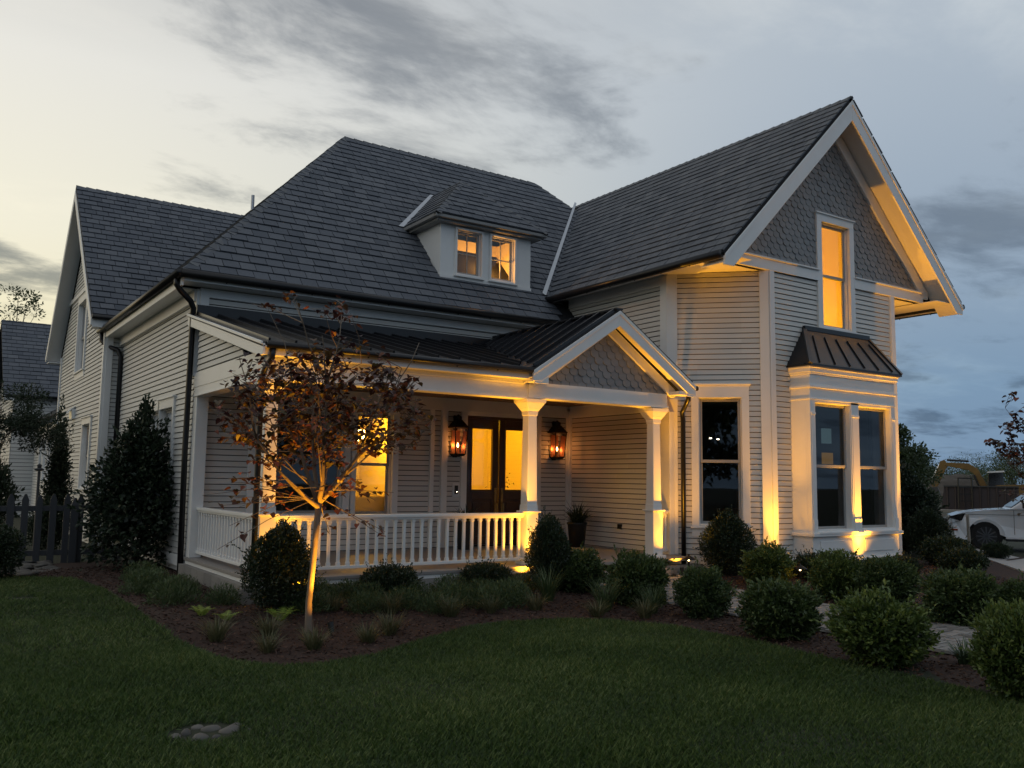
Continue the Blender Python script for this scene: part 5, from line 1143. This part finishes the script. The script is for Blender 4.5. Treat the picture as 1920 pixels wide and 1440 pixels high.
# ================================================================== lamps
WARM = (1, .41, .02)
def uplight(x, y, aim, wide, narrow, label, ws=95, ns=42):
    b = Vector(at(x, y, 0)); r = empty('uplight', b, label, 'garden light', 'garden uplights at the house')
    d = (Vector(aim)-b-V(0,0,.16)).normalized(); h = b+V(0,0,.13)
    k = MB(); k.tube([b+V(0,0,-.03), b+V(0,0,.10)], .012, 8); k.build('stake', M['black'], r)
    k = MB(); k.tube([h-d*.05, h+d*.075], [.034,.04], 12, False); k.tube([h-d*.05, h-d*.045], .034, 12); k.build('housing', M['black'], r)
    lamp('uplight_lamp', h+d*.07, wide*UP, WARM, .03, 'SPOT', d, ws, 1.0)
    if narrow: lamp('uplight_lamp', h+d*.072, narrow*UP, WARM, .03, 'SPOT', d, ns, 1.0)
UP = 1.0
uplight(.50,-.52,(.40,-.18,3.2),230,900,'bullet spotlight hidden behind the corner boxwood', 135)
uplight(4.70,-.50,(4.80,-.18,3.2),230,900,'bullet spotlight at the foot of the middle porch column', 135)
uplight(8.42,-.50,(8.45,-.05,3.2),230,1000,'bullet spotlight before the right hand porch column', 110)
uplight(10.42,-1.32,(10.58,-1.05,4.2),110,800,'bullet spotlight at the wing corner board', 100, 50)
uplight(12.74,-1.74,(12.74,-1.55,4.0),110,1500,'bullet spotlight under the middle of the bay', 100, 60)
uplight(14.48,-1.56,(14.8,-1.35,4.2),120,1700,'bullet spotlight at the right corner of the bay', 100, 50)
uplight(.14,-2.68,(-.02,-2.34,1.05),48,560,'black bullet spotlight in the mulch right of the tree trunk', 140, 62)
def path_light(x, y, label, power):
    b = Vector(at(x, y, 0)); r = empty('path_light', b, label, 'path light', 'path lights')
    k = MB(); k.tube([b+V(0,0,-.05), b+V(0,0,.42)], .017, 8); k.build('stem', M['bronze'], r)
    k = MB(); k.lathe(b, [(0,.545),(.02,.54),(.022,.52),(.06,.50),(.13,.455),(.132,.448),(.06,.47),(0,.475)], 20); k.build('hat', M['bronze'], r, smooth=True)
    k = MB(); k.lathe(b, [(0,.41),(.014,.42),(.016,.445),(0,.465)], 8); k.build('bulb', M['bulb'], r)
    lamp('path_lamp', b+V(0,0,.438), power, WARM, .03)
path_light(8.0,-1.1,'low bronze hat path light before the right hand porch column', 5)
path_light(9.35,-2.6,'low bronze hat path light among shrubs left of the bay', 6)
def lantern(x, label):
    y = 3.86; r = empty('wall_lantern', (x, y, 2.05), label, 'lantern', 'copper gas lanterns by the door')
    z0, z1, w0, w1 = 2.08, 2.66, .13, .17; y -= .03
    k = MB(); k.box(x-.05,x+.05,3.94,3.985,2.0,2.95); k.box(x-.02,x+.02,y,3.95,2.86,2.9); k.box(x-.02,x+.02,y+.1,3.95,2.08,2.11); k.build('bracket', M['bronze'], r)
    k = MB(); k.frus(x,y,z0-.05,z0,w0*.8,w0*.8,w0*1.06,w0*1.06); k.build('base', M['bronze'], r)
    k = MB(); k.frus(x,y,z1,z1+.03,w1*1.08,w1*1.08,w1*1.08,w1*1.08); k.frus(x,y,z1+.03,z1+.18,w1*1.0,w1*1.0,.07,.07); k.frus(x,y,z1+.18,z1+.26,.06,.06,.06,.06); k.lathe((x,y,z1+.26), [(0,.05),(.07,.0),(0,0)], 10); k.build('cap', M['bronze'], r)
    for sx in (-1, 1):
        for sy in (-1, 1): k = MB(); k.beam(V(x+sx*w0*.97,y+sy*w0*.97,z0), V(x+sx*w1*.97,y+sy*w1*.97,z1), .018, .018, (0,1,0)); k.build('corner_bar', M['bronze'], r)
    k = MB()
    for (sa, sb) in (((-1,-1),(1,-1)),((1,-1),(1,1)),((-1,1),(-1,-1))): k.quad(V(x+sa[0]*w0*.95,y+sa[1]*w0*.95,z0),V(x+sb[0]*w0*.95,y+sb[1]*w0*.95,z0),V(x+sb[0]*w1*.95,y+sb[1]*w1*.95,z1),V(x+sa[0]*w1*.95,y+sa[1]*w1*.95,z1))
    k.build('glass', M['glassdim'], r)
    k = MB(); k.box(x-.11,x+.11,y+.10,y+.115,z0,z1-.05); k.build('back_plate', mat('copper_back', (.35,.12,.05), .35, metal=.8), r)
    k = MB(); k.tube([(x,y,z0),(x,y,z0+.14)], .012, 8); k.build('burner', M['brass'], r)
    k = MB(); k.lathe((x,y,z0+.14), [(0,0),(.018,.02),(.022,.045),(.012,.075),(0,.11)], 10); k.build('flame', M['flame'], r, smooth=True)
    lamp('lantern_lamp', (x,y-.02,z0+.2), 4.5, (1,.30,.035), .03)
lantern(5.76,'copper gas lantern on the wall left of the front doors'); lantern(8.55,'copper gas lantern on the wall right of the front doors')
# ---- potted fern on porch
def potted_fern():
    c = V(8.45,2.9,0); r = empty('potted_fern', c, 'dark fern in a tall black planter in the porch corner', 'potted plant')
    k = MB(); k.lathe(c, [(0,.0),(.17,0),(.22,.5),(.24,.52),(.24,.56),(.20,.56),(.19,.5),(0,.5)], 20); k.build('pot', M['pot'], r, smooth=True)
    v, f, q = blades(170, .12, .62, .03, 1.0, .42, 77); v = v+np.array([c.x, c.y, .5]); link('fronds', np_mesh('fronds', v, f, q, M['box']), parent=r)
potted_fern()
c = V(5.7,3.3,0); r = empty('black_planter', c, 'narrow black planter left of the front doors, behind the railing', 'planter')
k = MB(); k.frus(c.x,c.y,0,.62,.13,.13,.17,.17); k.build('pot', M['pot'], r, bevel=.01); v, f, q = blades(60, .1, .4, .03, .8, .3, 78); link('fronds', np_mesh('fronds', v+np.array([c.x,c.y,.6]), f, q, M['box']), parent=r)
# potted branches seen through the door glass
c = V(7.62,4.9,0); r = empty('indoor_plant', c, 'small leafy plant silhouetted behind the right door glass', 'plant')
k = MB(); k.lathe(c, [(0,0),(.12,0),(.15,.9),(0,.9)], 14); k.build('stand', M['woodint'], r)
g_ = np.random.default_rng(5); n_ = 130; p_ = g_.normal(size=(n_,3))*np.array([.16,.1,.2])+np.array([c.x,c.y,1.4]); v, f, q = leaf_cloud(p_, g_.normal(size=(n_,3)), .07, .03, g_.random(n_)); link('foliage', np_mesh('foliage', v, f, q, M['box']), parent=r)
k = MB(); [k.tube([c+V(0,0,.9), c+V(rnd.uniform(-.05,.05),0,1.2), c+V(rnd.uniform(-.2,.2),0,1.5)], .005, 5) for _ in range(5)]; k.build('stem', M['darkbark'], r)
# ================================================================== car, stakes, machine yard
def suv():
    O = V(22.1, 1.92, ground_z(22, 1)); d = V(.55,-.83,0).normalized(); s = V(d.y,-d.x,0)   # d = toward the rear, s = toward the camera side
    if s.dot(CAM-O) < 0: s = -s
    r = empty('white_suv', O, 'white sport utility vehicle parked at the right edge, nose to the left', 'car')
    Wd = .98
    def P(x, w, z): return O+d*x+s*w+V(0,0,z)
    wheels = (1.0, 4.12); wr = .43; SC = 1.0
    # lower body side outline with wheel arches, lofted across the width
    def arch(cx, n=10, R_=.50): return [(cx+R_*math.cos(math.pi*(1-i/n)), max(.32, .43+R_*math.sin(math.pi*(1-i/n)))) for i in range(n+1)]
    low = [(.02,.42),(.18,.32)]+[(wheels[0]-.50,.32)]+arch(wheels[0])+[(wheels[0]+.5,.32),(wheels[1]-.5,.32)]+arch(wheels[1])+[(wheels[1]+.5,.32),(5.1,.36),(5.2,.55)]
    top = [(5.22,1.25),(5.1,1.30),(2.2,1.24),(1.62,1.235),(.9,1.18),(.38,1.10),(.10,1.0),(.0,.82)]
    out = low+top
    k = MB(); n = len(out); secs = [(-Wd, .0), (-Wd*.98, 0), (Wd*.98, 0), (Wd, 0)]
    vs = []
    for w in (-Wd, Wd):
        vs += [P(x, w*(.93 if z > 1.0 and x < 1.0 else 1)*(0.9 if x < .12 else 1), z) for x, z in out]
    bm = bmesh.new(); bv = [bm.verts.new(v) for v in vs]
    for i in range(n): bm.faces.new((bv[i], bv[(i+1)%n], bv[n+(i+1)%n], bv[n+i]))
    for off in (0, n):
        f = bm.faces.new([bv[off+i] for i in range(n)])
    bmesh.ops.triangulate(bm, faces=[f for f in bm.faces if len(f.verts) > 4]); bmesh.ops.recalc_face_normals(bm, faces=bm.faces)
    me = bpy.data.meshes.new('body'); bm.to_mesh(me); bm.free(); me.materials.append(M['carpaint']); b = link('body', me, None, r); bb = b.modifiers.new('bevel','BEVEL'); bb.width = .045; bb.segments = 3; bb.angle_limit = R(35); bb.limit_method = 'ANGLE'
    # cabin
    cab = [(1.62,1.22),(2.42,1.80),(2.7,1.85),(4.85,1.83),(5.15,1.28)]
    bm = bmesh.new(); L_ = [bm.verts.new(P(x, -Wd*(.97 if z < 1.3 else .80), z)) for x, z in cab]; R_ = [bm.verts.new(P(x, Wd*(.97 if z < 1.3 else .80), z)) for x, z in cab]; m_ = len(cab)
    for i in range(m_): bm.faces.new((L_[i], L_[(i+1)%m_], R_[(i+1)%m_], R_[i]))
    bm.faces.new(L_); bm.faces.new(R_); bmesh.ops.recalc_face_normals(bm, faces=bm.faces)
    me = bpy.data.meshes.new('cabin'); bm.to_mesh(me); bm.free(); me.materials.append(M['carpaint']); b = link('cabin', me, None, r); bb = b.modifiers.new('bevel','BEVEL'); bb.width = .05; bb.segments = 3
    def sidew(x, z): t = (z-1.22)/.6; return Wd*(.97-.17*min(1,max(0,t)))+.008
    for pts in ([(1.98,1.30),(2.5,1.72),(3.0,1.74),(3.0,1.31)], [(3.1,1.31),(3.1,1.74),(4.0,1.74),(4.05,1.31)], [(4.15,1.31),(4.12,1.74),(4.7,1.72),(4.9,1.33)]):
        for sg in (1, -1): k = MB(); k.add([P(x, sg*sidew(x,z), z) for x, z in pts], [(0,1,2,3)]); k.build('side_window', M['carglass'], r)
    k = MB(); k.add([P(1.70,-.80,1.285),P(1.70,.80,1.285),P(2.40,.70,1.792),P(2.40,-.70,1.792)], [(0,1,2,3)]); off = (d*-.58+V(0,0,.81))*.02; k.v = [tuple(Vector(v)+off) for v in k.v]; k.build('windscreen', M['carglass'], r)
    for x in (1.72, 3.05): k = MB(); k.add([P(x,Wd+.012,.5),P(x+.012,Wd+.012,.5),P(x+.012,Wd+.012,1.2),P(x,Wd+.012,1.2)], [(0,1,2,3)]); k.build('door_seam', M['carblack'], r)
    k = MB(); k.beam(P(.45,Wd+.004,1.055), P(5.0,Wd+.004,1.10), .02, .012); k.build('body_crease', M['carblack'], r)
    k = MB(); k.beam(P(2.55,Wd+.03,1.02), P(2.8,Wd+.03,1.03), .03, .035); k.build('door_handle', M['carpaint'], r)
    k = MB(); k.beam(P(1.98,Wd+.02,1.30), P(2.1,Wd+.2,1.33), .1, .06); k.beam(P(1.98,Wd+.13,1.36), P(1.98,Wd+.33,1.36), .1, .17); k.build('mirror', M['carblack'], r, bevel=.02)
    k = MB(); k.add([P(.06,.60,1.0),P(.10,.93,1.0),P(.50,.945,1.09),P(.40,.93,.88),P(.10,.90,.78),P(.04,.62,.80)], [(0,1,2,3,4,5)]); off = s*.05-d*.03; k.v = [tuple(Vector(v)+off) for v in k.v]; k.build('headlight', M['carglass'], r)
    k = MB(); k.add([P(.02,.70,.96),P(.06,.88,.96),P(.06,.88,.90),P(.02,.70,.90)], [(0,1,2,3)]); off = s*.07-d*.05; k.v = [tuple(Vector(v)+off) for v in k.v]; k.build('headlight_lens', M['lamp'], r)
    k = MB(); k.beam(P(-.02,-.6,.78), P(-.02,.6,.78), .06, .26); k.build('grille', M['carblack'], r); k = MB(); k.beam(P(.05,.90,.60), P(.25,.985,.60), .02, .05); k.build('side_marker', M['amber'], r)
    k = MB(); k.beam(P(1.5,Wd-.03,.34), P(3.6,Wd-.03,.34), .1, .07); k.build('running_board', M['carblack'], r)
    for cx in wheels:
        for sg in (1, -1):
            c_ = P(cx, sg*(Wd-.14), wr); k = MB(); k.tube([c_-s*.13, c_+s*.13], wr, 28); w_ = k.build('wheel', M['tyre'], r, bevel=.03)
            k = MB(); k.tube([c_-s*.05, c_+s*sg*.135], .285, 24); k.build('rim', M['carblack'], w_)
            k = MB()
            for j in range(12):
                a = 2*math.pi*j/12; k.beam(c_+s*sg*.14, c_+s*sg*.14+(d*math.cos(a)+V(0,0,1)*math.sin(a))*.27, .035, .02, s)
            k.build('spokes', M['rim'], w_)
            k = MB()
            k.tube([P(cx-.52,sg*(Wd-.3),.45), P(cx-.52,sg*(Wd-.25),.46)], .02, 5)
    k = MB(); k.beam(P(.4,0,.62), P(5.0,0,.62), 1.5, .5); k.build('underbody', M['carblack'], r)
suv()
def stake(x, y, h, label, lean):
    b = Vector(at(x, y, -.1)); k = MB(); k.beam(b, b+V(lean,0,h+.1), .06, .06, (0,1,0)); k.prism([b+V(lean-.03,-.03,h+.1),b+V(lean+.03,-.03,h+.1),b+V(lean,-.03,h+.16)], V(0,.06,0)); o = k.build('wooden_stake', M['stake']); tag(o, label, 'stake', 'wooden stakes by the car')
stake(20.1,.1,1.05,'pale wooden stake in front of the car front wheel',-.06); stake(21.9,-1.0,1.15,'pale wooden stake in front of the car door',-.12)
def excavator():
    B = V(76.9, 28.9, -.4); r = empty('excavator', B, 'yellow excavator with bent arm and bucket beyond the parked car', 'excavator')
    d = V(-.80,.60,0); d = -V(c_r.x, c_r.y, 0).normalized()    # arm reaches toward the left of the picture
    d = V(-.47,.88,0).normalized(); s = V(-d.y, d.x, 0)
    def P(x, z, w=0): return B+d*x+s*w+V(0,0,z)
    def slab(name, pts, w, m, x0=0): k = MB(); k.prism([P(x,z,x0-w/2) for x, z in pts], s*w); return k.build(name, M[m], r, bevel=.03)
    slab('boom', [(.2,1.3),(.75,1.2),(1.5,3.0),(2.0,3.35),(3.9,3.75),(3.9,4.05),(1.9,3.95),(1.2,3.5)], .38, 'yellow')
    slab('stick', [(3.6,3.85),(3.9,4.3),(4.25,4.15),(5.05,1.9),(4.85,1.7),(4.55,1.8)], .3, 'yellow')
    slab('bucket', [(4.55,1.8),(5.1,1.75),(5.3,1.1),(4.9,.75),(4.3,.85),(4.35,1.2)], .8, 'steel')
    k = MB(); k.tube([P(4.15,3.9,.0)+d*.12, P(4.95,2.3)+d*.14], .09, 10); k.build('stick_ram', M['chrome'], r); k = MB(); k.tube([P(1.9,4.15), P(3.7,4.28)], .10, 10); k.build('boom_ram', M['black'], r); k = MB(); k.tube([P(.9,1.1,.3), P(1.5,2.9,.3)], .09, 10); k.build('lift_ram', M['black'], r)
    slab('body', [(-2.6,1.0),(.5,1.0),(.6,1.7),(-.3,2.0),(-2.5,2.1)], 2.4, 'yellow')
    slab('cab', [(-.9,1.4),(.5,1.4),(.35,3.1),(-.8,3.2)], 1.0, 'carglass', .6); slab('cab_roof', [(-.95,3.15),(.45,3.08),(.42,3.2),(-.9,3.3)], 1.1, 'white', .6)
    for w in (-1.0, 1.0): slab('track', [(-2.2,.0),(1.7,.0),(2.1,.4),(1.7,.85),(-2.2,.85),(-2.6,.4)], .5, 'steel', w)
excavator()
c = V(61.2,22.5,-.4); r = empty('roll_off_container', c, 'dark rusty container with a ladder frame in front of the excavator', 'container'); q = V(.5,-.866,0).normalized(); nn = V(q.y,-q.x,0)
k = MB(); k.prism([c-q*2.0, c+q*3.2, c+q*3.2+V(0,0,1.9), c-q*1.7+V(0,0,1.9)], -nn*2.0); k.build('box', M['skip'], r)
for i in range(9): k = MB(); k.beam(c+q*(-1.5+i*.55)+nn*.05, c+q*(-1.5+i*.55)+nn*.05+V(0,0,1.85), .08, .1, (1,0,0)); k.build('rib', M['skip'], r)
k = MB(); k.beam(c-q*1.75+nn*.06+V(0,0,1.88), c+q*3.2+nn*.06+V(0,0,1.88), .14, .1); k.build('rim', M['steel'], r)
k = MB(); f_ = c-q*.3+nn*.6
for x in (-.45,.45): k.beam(f_+q*x, f_+q*x+V(0,0,2.5), .09, .09, (1,0,0))
for z in (.8,1.3,1.8,2.47): k.beam(f_-q*.45+V(0,0,z), f_+q*.45+V(0,0,z), .09, .09)
k.build('ladder_frame', M['black'], r)
mb = MB(); mo = V(89, 38.5, -.6); vs = []; nn_ = 22
for j in range(nn_):
    for i in range(nn_):
        u, v = i/(nn_-1)*2-1, j/(nn_-1)*2-1; hh_ = max(0, 1-(u*u+v*v)**.9)**.8*3.1+.3*math.sin(i*1.3+j*.7)*(1 if u*u+v*v < .9 else 0); vs.append(mo+V(u*9, v*7, hh_))
mb.add(vs, [(j*nn_+i, j*nn_+i+1, (j+1)*nn_+i+1, (j+1)*nn_+i) for j in range(nn_-1) for i in range(nn_-1)]); o = mb.build('dirt_mound', M['dirt'], smooth=True); tag(o, 'brown heap of excavated earth behind the excavator arm', 'mound', kind='structure')
c = V(32.8,7.9,-.37); r = empty('lumber_stack', c, 'low stack of grey timber left of the car nose', 'lumber')
for i in range(5): k = MB(); a = c+nn*(.12*(i%2))+V(0,0,.12+.17*i); k.beam(a-q*.7, a+q*(.7+.2*(i%3)), .5, .11); k.build('plank', M['stake'], r)
flush_pieces()
